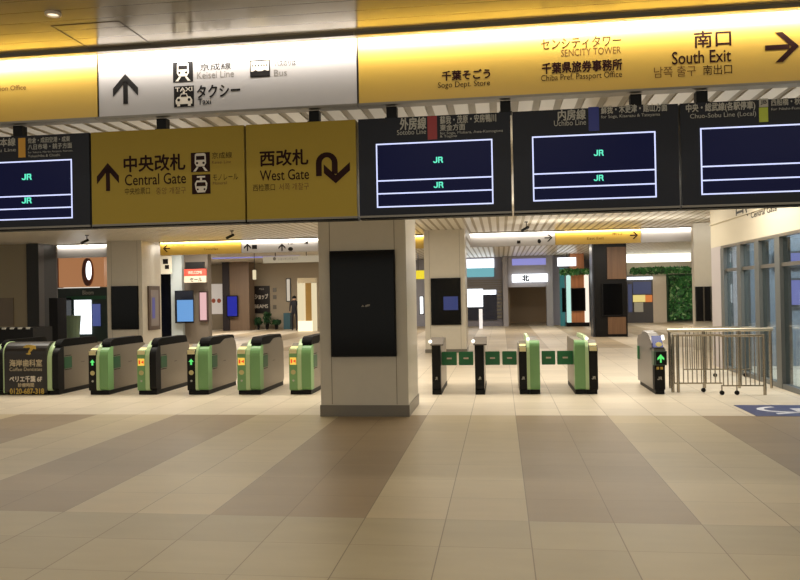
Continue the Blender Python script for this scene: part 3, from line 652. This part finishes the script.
# ceiling-hung cameras
def camera_dev(px, py, Y, label):
    p = onY(px, py, Y)
    t = thing('security_camera', (p.x, Y, p.z), label, 'camera', 'cameras hanging from the slatted ceiling')
    MB().tube((p.x, Y, p.z+.1), (p.x, Y, ZC), .012, 8).build('stem', M_dgrey, t)
    MB().tube((p.x, Y, ZC-.02), (p.x, Y, ZC-.001), .05, 12).build('mount', M_dgrey, t)
    MB().tube((p.x+.05, Y, p.z+.1), (p.x-.12, Y-.1, p.z), .035, 10).build('housing', M_blackm, t)
camera_dev(87, 243.5, 20.5, 'dark ceiling camera near the plain white sign on the left')
camera_dev(232, 238.5, 20.5, 'dark ceiling camera in front of the yellow and white signs')
camera_dev(526.5, 231, 20.5, 'dark ceiling camera in front of the right arrow sign')
# ------------------------------------------------------------------ far background, left part
def box_px(name, px0, py0, px1, py1, Y, d, m, label=None, cat=None, grp=None, parent=None, floor=False, ceil=False, kind=None):
    X0, X1, Z0, Z1 = rect(px0, py0, px1, py1, Y)
    if floor: Z0 = 0
    if ceil: Z1 = ZC-.001
    if d > 0: o = B(X0, X1, Y, Y+d, Z0, Z1)
    else: o = B(X0, X1, Y+d, Y, Z0, Z1)
    o = o.build(name, m, parent)
    if label: tag(o, label, cat, grp, kind)
    return o
struct(box_px('wall_left', -80, 230, 27, 340, 23.0, .3, mat('beige_left_wall', (150, 136, 108), .5), floor=True, ceil=True))
box_px('wall_panel', -8, 298, 14, 326, 23.0, -.03, mat('brown_grey_panel', (112, 96, 76), .4), 'framed brown-grey panel on the beige wall at the left edge', 'panel')
t = thing('dark_partition', (onY(42, 300, 22.9).x, 23.4, 0), 'tall dark grey partition right of the beige wall', 'partition')
X0, X1 = onY(27, 300, 22.9).x, onY(39, 300, 22.9).x; X2, X3 = onY(39, 300, 22.9).x, onY(58, 300, 27).x
B(X0, X1, 22.9, 23.9, 0, ZC-.001).build('black_panel', mat('near_black', (24, 22, 18), .5), t)
MB().prism([(X1+.001, 22.9), (onY(58, 300, 27.5).x, 27.5), (onY(56, 300, 27.5).x, 27.6), (X1+.001, 23.2)], 0, ZC-.001, 'z').build('grey_panel', mat('taupe_grey', (66, 60, 54), .5), t)
# desk with machines behind the first gate
t = thing('counter', (onY(15, 335, 17).x, 17, 0), 'low dark counter with small keys behind the advert panel gate', 'counter')
X0, X1, _, Z1 = rect(-14, 328, 33, 345, 17)
B(X0, X1, 17, 17.8, 0, Z1).build('body', M_blackm, t)
for k in range(4): xx = X0+(X1-X0)*(.35+.17*k); B(xx, xx+.09, 16.98, 17.03, Z1-.03-.02*k*0, Z1+.012).build('key_light', M_hdr, t)
# shop on the left
box_px('cabinet', 49.2, 298, 57.5, 336, 22.2, .5, M_blackm, 'tall plain black cabinet standing before the grey partition', 'cabinet', floor=True)
YH = 30.0
t = thing('shop', (onY(82, 300, YH).x, YH, 0), 'shop front with orange fascia, oval sign and dark green glazing', 'shop')
def part(nm, px0, py0, px1, py1, Y, d, m, par=None, **k): return box_px(nm, px0, py0, px1, py1, Y, d, m, parent=par or t, **k)
part('fascia', 58, 257, 104, 287, YH, .4, E_orange)
part('fascia_edge', 55, 256, 58, 288, YH-.05, .4, mat('fascia_brown', (120, 66, 34), .5))
part('wall', 55, 288, 107, 340, YH+.05, .3, mat('shop_dark_green', (44, 58, 54), .5), floor=True)
q = shape('oval_ring', [circ(.5, .5, .5, n=24)], rect(82, 258, 92.5, 286, YH-.1), YH-.001, mat('ring_brown', (110, 52, 28), .4), t, .12)
shape('oval_lamp', [circ(.5, .5, .5, n=24)], rect(86, 261, 91.5, 280, YH-.13), YH-.122, E_white, q, .02)
lettering('Bloom', rect(82, 290.5, 93, 294.5, YH), YH+.04, M_hdr, t, .01)
part('green_strip', 67, 296, 106, 299.5, YH+.05, -.04, mat('strip_green', (40, 96, 66), .5))
part('lit_window', 75, 300, 91.5, 334, YH+.05, -.05, E_white); part('lit_poster', 93, 304, 100.5, 326, YH+.05, -.05, glow('poster_blue', (86, 98, 160), .7))
part('black_door', 49, 298, 66, 338, YH-.6, .4, M_black, floor=True)
tag(MB().tube((onY(73, 330, 29).x, 29, 0), (onY(73, 330, 29).x, 29, 1.05), .22, 14, .3).build('round_planter', mat('moss_planter', (120, 140, 112), .7)), 'mossy green round planter before the white shop window', 'planter')
struct(box_px('wall_left_far', 57, 240, 107, 257, YH+.1, .3, M_dgrey, ceil=True))
# behind P3: dark strip, white pillar, screens, red sign
YK = 27.6
struct(box_px('door_1', 160.5, 274, 171, 341, YK+.6, .2, mat('dark_navy_glass', (10, 14, 28), .15), floor=True))
t = thing('pillar', (onY(175, 300, YK).x, YK+.5, 0), 'narrow blue-white pillar behind the blue wall screen', 'pillar', kind='thing')
part('shaft', 171, 240, 182, 341, YK, .9, mat('blue_white_panel', (196, 206, 208), .4, noise=.03), floor=True, ceil=True)
t = thing('pillar', (onY(190, 300, YK).x, YK+.8, 0), 'taupe pillar carrying the blue wall screen and red sign', 'pillar', kind='thing')
part('shaft', 184.5, 240, 208, 341, YK+.2, .35, mat('taupe_pillar', (120, 110, 98), .5), floor=True, ceil=True)
t = thing('sign_plate', (onY(165, 262, YK).x, YK-.3, 2.2), 'white pictogram sign plate above the dark glass door', 'sign')
part('plate', 160, 256, 171.5, 274, YK-.3, .05, mat('cream_plate', (214, 208, 190), .5))
part('pictogram', 163, 259, 168, 264, YK-.3, -.01, M_inkb); part('pictogram', 165, 265, 169, 269, YK-.3, -.01, M_inkb)
r4 = rect(175.5, 290.5, 194, 323, YK-.1)
_, s = display('digital_signage', r4, YK-.1, 'wall screen glowing light blue below the red sign', m=mat('dark_navy_glass', (10, 14, 28), .15))
q = rect(177, 300, 193, 321.5, YK-.18); B(q[0], q[1], YK-.17, YK-.165, q[2], q[3]).build('picture', E_blue, s)
t = thing('hanging_sign', (onY(195, 275, YK-.3).x, YK-.3, 2.2), 'small red and white sign on the taupe pillar', 'sign')
part('red_panel', 184, 269, 206, 276, YK-.3, .08, mat('sign_red', (196, 70, 56), .4, emit=(190, 60, 45), es=.12)); part('white_panel', 184, 276, 206, 282.5, YK-.3, .08, mat('sign_cream', (190, 180, 160), .4, emit=(200, 190, 170), es=.1))
part('black_panel', 185, 262, 204, 269, YK-.3, .08, M_blackm)
lettering('WELCOME', rect(188, 271, 202, 274, YK-.3), YK-.305, M_white, t); lettering('セール', rect(190, 277.5, 202, 281.5, YK-.3), YK-.305, M_inkb, t, .01)
emi = rect(200, 292.5, 206.5, 320, YK+.1)
t = thing('lit_poster', ((emi[0]+emi[1])/2, YK+.1, emi[2]), 'narrow pink lit poster right of the blue wall screen', 'poster')
B(emi[0]-.04, emi[1]+.05, YK+.1, YK+.19, emi[2]-.05, emi[3]+.05).build('frame', mat('frame_brown', (70, 50, 46), .4), t); B(emi[0], emi[1], YK+.09, YK+.1, emi[2], emi[3]).build('poster', E_pink, t)
# large back wall of the left wing
YR = 40.5
struct(box_px('wall_back_left', 100, 250, 320, 330, YR, .3, mat('beige_far_wall', (164, 150, 128), .6), floor=True, ceil=True))
t = thing('wall_poster', (onY(216, 300, YR).x, YR, .8), 'large white wall poster with two orange circles', 'poster')
part('sheet', 209, 284, 222.5, 314, YR-.001, -.05, mat('poster_white', (214, 206, 200), .5, emit=(220, 210, 200), es=.4))
for px in (213.5, 219): shape('circle_mark', [circ(.5,.5,.5)], rect(px-2, 298.5, px+2, 303, YR-.06), YR-.051, mat('coral', (206, 110, 84), .5), t)
t = thing('pillar', (onY(235, 300, 38.5).x, 39, 0), 'wood-clad pillar with a deep blue screen, far left wing', 'pillar', kind='thing')
part('shaft', 222.5, 262, 229, 329, 38.5, .9, mat('dark_brown_panel', (34, 26, 30), .5), floor=True, ceil=True); part('wood_cladding', 229, 262, 249, 329, 38.6, .9, M_woodl, floor=True, ceil=True)
_, s = display('digital_signage', rect(226.5, 295.5, 238, 317, 38.4), 38.45, 'deep blue screen on the wood-clad pillar in the left wing', m=E_dblue, frame=.05)
t = thing('shop_directory', (onY(261, 300, YR).x, YR, 1), 'black directory board with white lettering on the far beige wall', 'sign')
part('board', 252.5, 286, 270, 313, YR-.001, -.08, mat('board_black', (36, 30, 28), .4))
lettering('ショップ', rect(255, 294, 268, 299, YR-.08), YR-.085, M_white, t, .02); lettering('BEAMS', rect(254.5, 304.5, 268, 308, YR-.08), YR-.085, M_white, t, .02); lettering('ペリエ', rect(259, 288, 264, 290, YR-.08), YR-.085, M_white, t, .01)
for i, py in enumerate((288, 295, 305)):
    tag(B(*rect(273, py, 276.5, py+4, YR)[:2], YR-.03, YR-.001, *rect(273, py, 276.5, py+4, YR)[2:]).build('wall_pictogram', M_grey), ('uppermost', 'middle', 'lowest')[i]+' small grey pictogram right of the black directory board', 'pictogram', 'pictograms beside the directory board')
# column lights on the wall
emi_panel('lit_wall_panel', onY(287.5, 300, YR).x, onY(290.5, 300, YR).x, YR-.1, YR-.01, 1.4, 2.5, glow('soft_cream', (226, 212, 190), .7), 'soft lit vertical wall panel left of the bright doorway', 'wall light')
# bright doorway
t = thing('shop_entrance', (onY(305, 300, 37).x, 37, 0), 'bright cream shop entrance with gold recess left of the large pillar', 'entrance')
part('side_panel', 297.5, 281, 304, 325.5, 37, .3, E_cream, floor=True); part('recess', 304, 283, 311.5, 324, 37.3, .2, mat('gold_recess', (150, 118, 66), .5, emit=(160, 120, 60), es=.3), floor=True)
part('side_panel', 311.5, 279, 315.5, 325.5, 37, .3, E_cream, floor=True); part('lintel', 297.5, 278, 315.5, 283, 36.95, .3, mat('lintel_cream', (200, 186, 156), .5)); part('threshold', 298, 321, 312, 324, 36.9, .1, E_warm, floor=True)
# benches, bin and shrubs along that wall
def shrub(px0, py0, px1, py1, Y, label, m=M_leafd, n=140, s=.11):
    X0, X1, Z0, Z1 = rect(px0, py0, px1, py1, Y); Z0 = 0
    t = thing('potted_shrub', ((X0+X1)/2, Y, 0), label, 'shrub', 'dark shrubs along the far left wall')
    MB().tube(((X0+X1)/2, Y, 0), ((X0+X1)/2, Y, .3), (X1-X0)*.22, 12, (X1-X0)*.28).build('pot', M_blackm, t)
    b = MB()
    for i in range(n):
        c = Vector(((X0+X1)/2+max(-.36, min(.36, random.gauss(0, .24)))*(X1-X0), Y+random.uniform(-.3, .3), .28+random.random()**1.0*(Z1-.3)))
        a = Vector((random.gauss(0,1), random.gauss(0,1), random.gauss(0,1))).normalized(); bb = a.orthogonal().normalized()
        b.add([c-a*s, c+bb*s*.4, c+a*s, c-bb*s*.4], [(0,1,2,3)])
    b.build('foliage', m, t)
shrub(256, 318, 261, 328, YR-1, 'low dark potted shrub under the black directory board')
shrub(264, 312, 270.5, 328, YR-.8, 'taller dark potted shrub beneath the directory board corner')
shrub(273, 320, 280, 328, YR-1, 'wide low dark shrub right of the directory board')
box_px('recycling_bin', 283.5, 313, 290, 328, YR-1, .6, mat('bin_teal', (48, 84, 96), .5), 'teal box-shaped bin by the far wall', 'bin', floor=True)
# person standing far away
def person(px, py0, py1, Y):
    X = onY(px, 320, Y).x; H = 1.62
    t = bpy.data.meshes.new('person'); P = [(0,0,.92),(0,0,1.12),(0,0,1.34),(0,0,1.44),(0,0,1.53),(.09,0,.88),(.11,-.02,.48),(.11,.0,.07),(.11,-.13,.03),(-.09,0,.88),(-.11,.02,.48),(-.11,.05,.07),(-.11,-.08,.03),(.17,0,1.34),(.22,.02,1.08),(.21,-.08,.86),(-.17,0,1.34),(-.22,.02,1.08),(-.21,-.06,.86)]
    Rr = [.13,.12,.13,.05,.10,.09,.065,.045,.035,.09,.065,.045,.035,.06,.045,.03,.06,.045,.03]
    E = [(0,1),(1,2),(2,3),(3,4),(0,5),(5,6),(6,7),(7,8),(0,9),(9,10),(10,11),(11,12),(2,13),(13,14),(14,15),(2,16),(16,17),(17,18)]
    t.from_pydata(P, E, []); o = bpy.data.objects.new('person', t); COL.objects.link(o); o.location = (X, Y*K, 0)
    md = o.modifiers.new('skin', 'SKIN'); t.skin_vertices[0].data[0].use_root = True
    for i, r_ in enumerate(Rr): t.skin_vertices[0].data[i].radius = (r_, r_*.8)
    o.modifiers.new('sub', 'SUBSURF').levels = 1
    bpy.context.view_layer.update()
    me = bpy.data.meshes.new_from_object(o.evaluated_get(bpy.context.evaluated_depsgraph_get()))
    n = bpy.data.objects.new('person', me); COL.objects.link(n); n.location = o.location; bpy.data.objects.remove(o)
    me.materials.clear(); me.materials.append(mat('dark_clothes', (26, 26, 34), .8)); me.materials.append(M_skin)
    for p_ in me.polygons:
        p_.use_smooth = True; p_.material_index = 1 if p_.center.z > 1.45 or (p_.center.z < .92 and abs(p_.center.x) > .18) else 0
    ORG[n.name] = Vector(n.location)
    hb = MB(); hr = []
    for i in range(9):
        for j in range(16):
            th, ph = math.pi*.55*i/8, 2*math.pi*j/16
            hr.append((X+.105*math.sin(th)*math.cos(ph), Y+.02+.105*math.sin(th)*math.sin(ph), 1.545+.11*math.cos(th)))
    hb.add(hr, [(i*16+j, i*16+(j+1) % 16, (i+1)*16+(j+1) % 16, (i+1)*16+j) for i in range(8) for j in range(16)])
    hb.build('hair', M_blackm, n)
    return tag(n, 'person in dark clothes standing by the bright shop entrance', 'person')
person(294.5, 300, 328, 38.0)
# second small white hanging sign and pendant
t = thing('hanging_sign', (onY(292, 259, 31).x, 31, 2.8), 'long pale sign hanging below the two up arrow sign', 'sign')
part('panel', 263, 256, 318, 262.5, 31, .1, mat('pale_sign', (196, 192, 176), .5, emit=(200, 196, 180), es=.25)); shape('pictogram', [circ(.5,.5,.5)], rect(273, 257, 276, 260.5, 31), 31, M_grey, t, .005)
lettering('ショッピングエリア', rect(278, 257.5, 298, 260, 31), 30.99, M_grey, t)
for px in (275, 306): xx = onY(px, 255, 31).x; MB().tube((xx, 31.05, 2.95), (xx, 31.05, ZC), .02, 6).build('hanger', M_dgrey, t)
t = thing('pendant_sign', (onY(254, 273, 31).x, 31, 2.3), 'small white pendant sign left of the black directory board', 'sign')
part('box', 252.6, 270, 255.4, 279.5, 31, .1, E_cream); xx = onY(254, 265, 31).x; MB().tube((xx, 31.05, onY(254, 270, 31).z), (xx, 31.05, ZC), .015, 6).build('stem', M_dgrey, t)
# linear ceiling lamp (lilac) over the left wing
tag(B(onY(212, 262, 34).x, onY(300, 262, 34).x, 34, 34.15, ZC-.04, ZC-.001).build('linear_lamp', E_lilac), 'long lilac linear lamp on the ceiling of the left wing', 'lamp')
# ------------------------------------------------------------------ far background, middle part
YM = 40.0
struct(box_px('wall_back_middle', 440, 240, 606, 330, YM+6, .3, mat('grey_far_wall', (150, 148, 156), .6), floor=True, ceil=True))
t = thing('shop', (onY(480, 300, YM).x, YM, 0), 'brightly lit shop front behind the slim gates with grey shutters', 'shop')
part('wall', 440, 268, 502.4, 320, YM+.1, .3, mat('shop_grey', (122, 118, 126), .5), floor=True, ceil=True)
part('lit_sign', 464, 259, 494, 268, YM, .1, E_white); part('teal_sign', 464, 268, 494, 277, YM, .1, E_teal)
for i in range(5): part('shutter_slat', 464, 280+i*2.2, 502.2, 281+i*2.2, YM+.05, .05, M_grey)
part('lit_window', 464, 289, 483, 307, YM, .08, E_white); part('lit_window', 483, 290, 496, 294.5, YM, .08, E_white)
part('dark_window', 464, 307, 483, 320, YM, .08, mat('navy_glass', (22, 26, 48), .2)); part('dark_window', 483, 294.5, 497, 320, YM, .08, mat('navy_glass', (22, 26, 48), .2))
for i in range(8): part('stacked_panel', 497, 291+i*3.6, 502.4, 293+i*3.6, YM, .08, M_grey)
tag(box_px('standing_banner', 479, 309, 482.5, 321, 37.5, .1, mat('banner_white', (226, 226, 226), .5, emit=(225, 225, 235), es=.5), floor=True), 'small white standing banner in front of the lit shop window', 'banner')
# tunnel entrance
t = thing('entrance_portal', (onY(527, 300, YM).x, YM, 0), 'grey portal around the dark brown passage with lit signs above', 'portal')
part('jamb', 503, 262, 508, 323, YM-.5, .6, mat('portal_grey', (152, 148, 152), .5), floor=True, ceil=True); part('jamb', 546.5, 262, 553, 321, YM-.5, .6, mat('portal_grey', (152, 148, 152), .5), floor=True, ceil=True)
part('lintel', 508, 257, 546.5, 287, YM-.4, .4, mat('portal_grey', (152, 148, 152), .5), ceil=True)
part('lilac_window', 512, 258.5, 546, 265, YM-.4, -.03, E_lilac); sg = part('lit_sign', 512, 274, 547.5, 282, YM-.5, -.1, E_white)
lettering('北', rect(522, 275, 529, 281, YM-.6), YM-.605, M_inkb, sg, .03)
part('passage_floor_edge', 508, 286, 510, 322, YM+.3, 3, mat('passage_brown', (140, 118, 90), .5), floor=True)
part('passage_wall', 508, 285, 546.5, 314, YM+3.5, .1, mat('passage_brown', (140, 118, 90), .5), floor=True)
struct(box_px('wall_far_strip', 553, 262, 568, 321, YM+.5, .3, mat('lavender_grey', (150, 148, 160), .5), floor=True, ceil=True))
t = thing('lit_sign', (onY(567, 261, 38).x, 38, 2.9), 'bright white lit sign above the teal corner shop', 'sign')
part('panel', 557.5, 257.5, 576, 266, 38, .1, E_white); xx = onY(567, 260, 38.05).x; MB().tube((xx, 38.05, 2.9), (xx, 38.05, ZC), .02, 6).build('hanger', M_dgrey, t)
t = thing('glass_booth', (onY(562, 300, 39.2).x, 39.2, 0), 'teal glass booth left of the orange wood pillar', 'booth')
part('glass_front', 560, 268, 564.8, 322, 39.2, .2, mat('teal_glass', (40, 90, 96), .2, emit=(60, 130, 130), es=.3), floor=True); part('dark_screen', 562, 288, 566, 312, 39.2, -.05, M_black)
# orange pillar
t = thing('pillar', (onY(579, 300, 38.5).x, 39, 0), 'orange wood-clad pillar with glowing white edges', 'pillar', kind='thing')
part('wood_cladding', 571, 262, 584.5, 325, 38.5, .8, M_woodo, floor=True, ceil=True)
part('lit_edge', 567.5, 270, 571, 325, 38.45, .6, glow('edge_mint', (190, 232, 220), 1.0), floor=True); part('lit_edge', 584.5, 270, 589, 325, 38.45, .6, glow('edge_cream', (255, 240, 220), 1.1), floor=True)
part('base', 567, 322.5, 589.5, 325, 38.4, .9, M_blackm, floor=True)
display('digital_signage', rect(571, 288, 585.5, 311, 38.4), 38.45, 'blank black screen on the orange wood pillar', frame=.05)
# ivy over it
def foliage(name, px0, py0, px1, py1, Y, d, n, s, m, label, cat, backing=None, hang=0):
    X0, X1, Z0, Z1 = rect(px0, py0, px1, py1, Y)
    Z1 = min(Z1, ZC-.06)
    if backing:
        t = thing(name, ((X0+X1)/2, Y, Z0), label, cat)
        B(X0, X1, Y+.02, Y+.12, Z0, Z1).build('backing', backing, t)
    else: t = thing(name, ((X0+X1)/2, Y, Z0), label, cat)
    for mi, (mm, nn) in enumerate(((m, n), (M_leafd, n//2), (mat('leaf_light', (128, 170, 110), .4), n//4))):
        b = MB()
        for i in range(nn):
            c = Vector((random.uniform(X0+s, X1-s), Y-random.random()*d, random.uniform(Z0+s, Z1-s)))
            a = Vector((random.gauss(0, 1), random.gauss(0, .6), random.gauss(0, 1))).normalized(); bb = a.cross(Vector((random.gauss(0,.5), 1, random.gauss(0,.5)))).normalized()
            ss = s*random.uniform(.6, 1)
            b.add([c-a*ss, c+bb*ss*.5, c+a*ss, c-bb*ss*.5], [(0, 1, 2, 3)])
        b.build('foliage', mm, t)['kind'] = 'stuff'
    return t
foliage('hanging_plants', 557, 267, 591, 277, 38.2, .3, 260, .14, M_leaf, 'trailing green plants above the orange wood pillar', 'plants')
# dark wooden pillar in front
t = thing('pillar', (onY(611, 300, 29.4).x, 30, 0), 'dark pillar with walnut panels above and below its black screen', 'pillar', kind='thing')
part('shaft', 594.5, 245, 627, 336, 29.4, 1.1, mat('pillar_black', (18, 16, 15), .4, spec=.2), floor=True, ceil=True)
part('side_strip', 592.5, 245, 596, 336, 29.5, .8, mat('pillar_grey', (52, 54, 62), .3), floor=True, ceil=True)
part('wood_panel', 607, 247, 626, 279, 29.4, -.04, M_wood); part('wood_panel', 608, 317, 626, 334, 29.4, -.04, M_wood)
display('digital_signage', rect(602, 282.5, 623.5, 316, 29.35), 29.38, 'black screen on the dark walnut pillar', frame=.04)
# ------------------------------------------------------------------ far background, right part
YV = 41.5
struct(box_px('wall_back_right', 606, 250, 760, 322, YV+.5, .3, mat('pale_far_wall', (176, 166, 146), .6), floor=True, ceil=True))
tag(box_px('linear_lamp', 626, 257, 691, 262, YV-.6, .15, glow('lamp_strip_white', (250, 246, 226), 2.2), ceil=True), 'long white lamp strip above the green wall', 'lamp')
foliage('hanging_plants', 627, 265, 693, 276, YV-.2, .3, 420, .15, M_leaf, 'row of green plants trailing under the white lamp strip', 'plants')
foliage('green_wall', 667, 274, 694, 321, YV+.3, .3, 900, .13, M_leaf, 'tall green plant wall at the far right of the hall', 'plant wall', backing=M_leafd)
t = thing('shop', (onY(640, 300, YV).x, YV, 0), 'glazed shop front with yellow and orange poster beside the green wall', 'shop')
part('frame', 627, 276, 653, 321, YV+.3, .1, mat('shop_frame_grey', (74, 72, 74), .4), floor=True)
part('lit_sign', 627, 277, 652, 279.5, YV+.3, -.15, E_white); part('glass', 633, 282, 651, 294, YV+.3, -.05, glow('glass_blue', (92, 100, 140), .4)); part('lower_glass', 628, 284, 632, 312, YV+.3, -.05, glow('glass_blue', (92, 100, 140), .4))
part('poster', 633, 295, 645, 302, YV+.3, -.08, glow('poster_yellow', (236, 214, 130), .9)); part('poster', 645, 295, 652, 302, YV+.3, -.08, glow('poster_orange', (226, 130, 60), .8)); part('notice', 634, 302.5, 643, 312, YV+.3, -.08, mat('notice_white', (190, 190, 176), .5))
box_px('wall_panel', 653, 276, 666.5, 321, YV+.3, .15, mat('pale_stone_panel', (204, 190, 170), .4, noise=.05), 'pale stone panel between shop front and green wall', 'panel', floor=True)
# small vertical yellow sign and screen seen between the pillars
t = thing('hanging_sign', (onY(418, 275, 34).x, 34, 2.4), 'small bright yellow sign glimpsed between the two cream pillars', 'sign')
part('panel', 412, 270.5, 425, 279, 34, .1, E_yel); xx = onY(418, 270, 34).x; MB().tube((xx, 34.05, 2.5), (xx, 34.05, ZC), .02, 6).build('hanger', M_dgrey, t)
struct(box_px('wall_back_gap', 330, 250, 440, 325, YM+1, .3, mat('grey_lilac', (150, 150, 162), .5), floor=True, ceil=True))
emi_panel('lit_screen', onY(420, 300, 36).x, onY(423, 300, 36).x, 36, 36.08, .75, 1.5, E_white, 'narrow white lit screen in the gap between the pillars', 'screen')
# ------------------------------------------------------------------ light
w = bpy.data.worlds.new('world'); SC.world = w; w.use_nodes = True
w.node_tree.nodes['Background'].inputs[0].default_value = (1, .95, .83, 1); w.node_tree.nodes['Background'].inputs[1].default_value = .8
DN = (0, 0, 0)
WARM = (1, .94, .82)
for (xx, yy_, e) in ((-8.5, 13.6, 118), (-4.6, 13.6, 118), (-.6, 13.6, 118), (3.0, 13.6, 118), (-8, 18, 70), (-3, 18, 70), (2.5, 18, 70)):
    area('gate_ceiling_light', (xx, yy_, ZC-.01), DN, 3.0, 2.0, e, WARM)
for (xx, yy_, e) in ((-10, 26, 170), (-3, 27, 120), (4, 27, 120), (-12, 35, 240), (-5, 35, 170), (1.5, 34, 150), (9, 36, 200)):
    area('far_ceiling_light', (xx, yy_, ZC-.01), DN, 2.4, 1.2, e, (1, .92, .8))
for (xx, yy_, e) in ((-5, 2.5, 60), (0, 2.5, 60), (4, 2.5, 60)):
    area('front_ceiling_light', (xx, yy_, ZF-.02), DN, 3, 3, e, WARM)
for (xx, yy_, sx, sy, e) in ((-6, 9.2, 5, .6, 16), (-1, 9.2, 4, .6, 14), (3, 9.2, 3, .6, 13), (-6, 15.5, 5, 1.2, 22), (.5, 15.5, 6, 1.2, 40), (2.5, 20.5, 4, .8, 26)):
    area('fill_uplight', (xx, yy_, 2.95), (math.pi, 0, 0), sx, sy, e, WARM)  # unseen uplights without fixtures, added to lift the slatted ceiling
area('column_fill', (5.4, 20.6, ZC-.02), (math.radians(35), 0, 0), 1.6, .5, 45, WARM)  # fill with no fixture, added to brighten the cream column
area('lounge_light', (6.6, 15.6, ZC-.02), (math.radians(25), 0, 0), 3, 1.5, 200, (.85, .93, 1))  # extra tilted light, added to brighten the lounge end wall
area('lounge_light', (7, 15, ZC-.02), DN, 2.5, 5, 170, (.8, .9, 1))
SC.view_settings.view_transform = 'Standard'; SC.view_settings.look = 'None'; SC.view_settings.gamma = 1; SC.view_settings.use_curve_mapping = False
SC.view_settings.exposure = 0.0
SC.cycles.use_denoising = True
SC.cycles.sample_clamp_indirect = 4
SC.cycles.max_bounces = 8
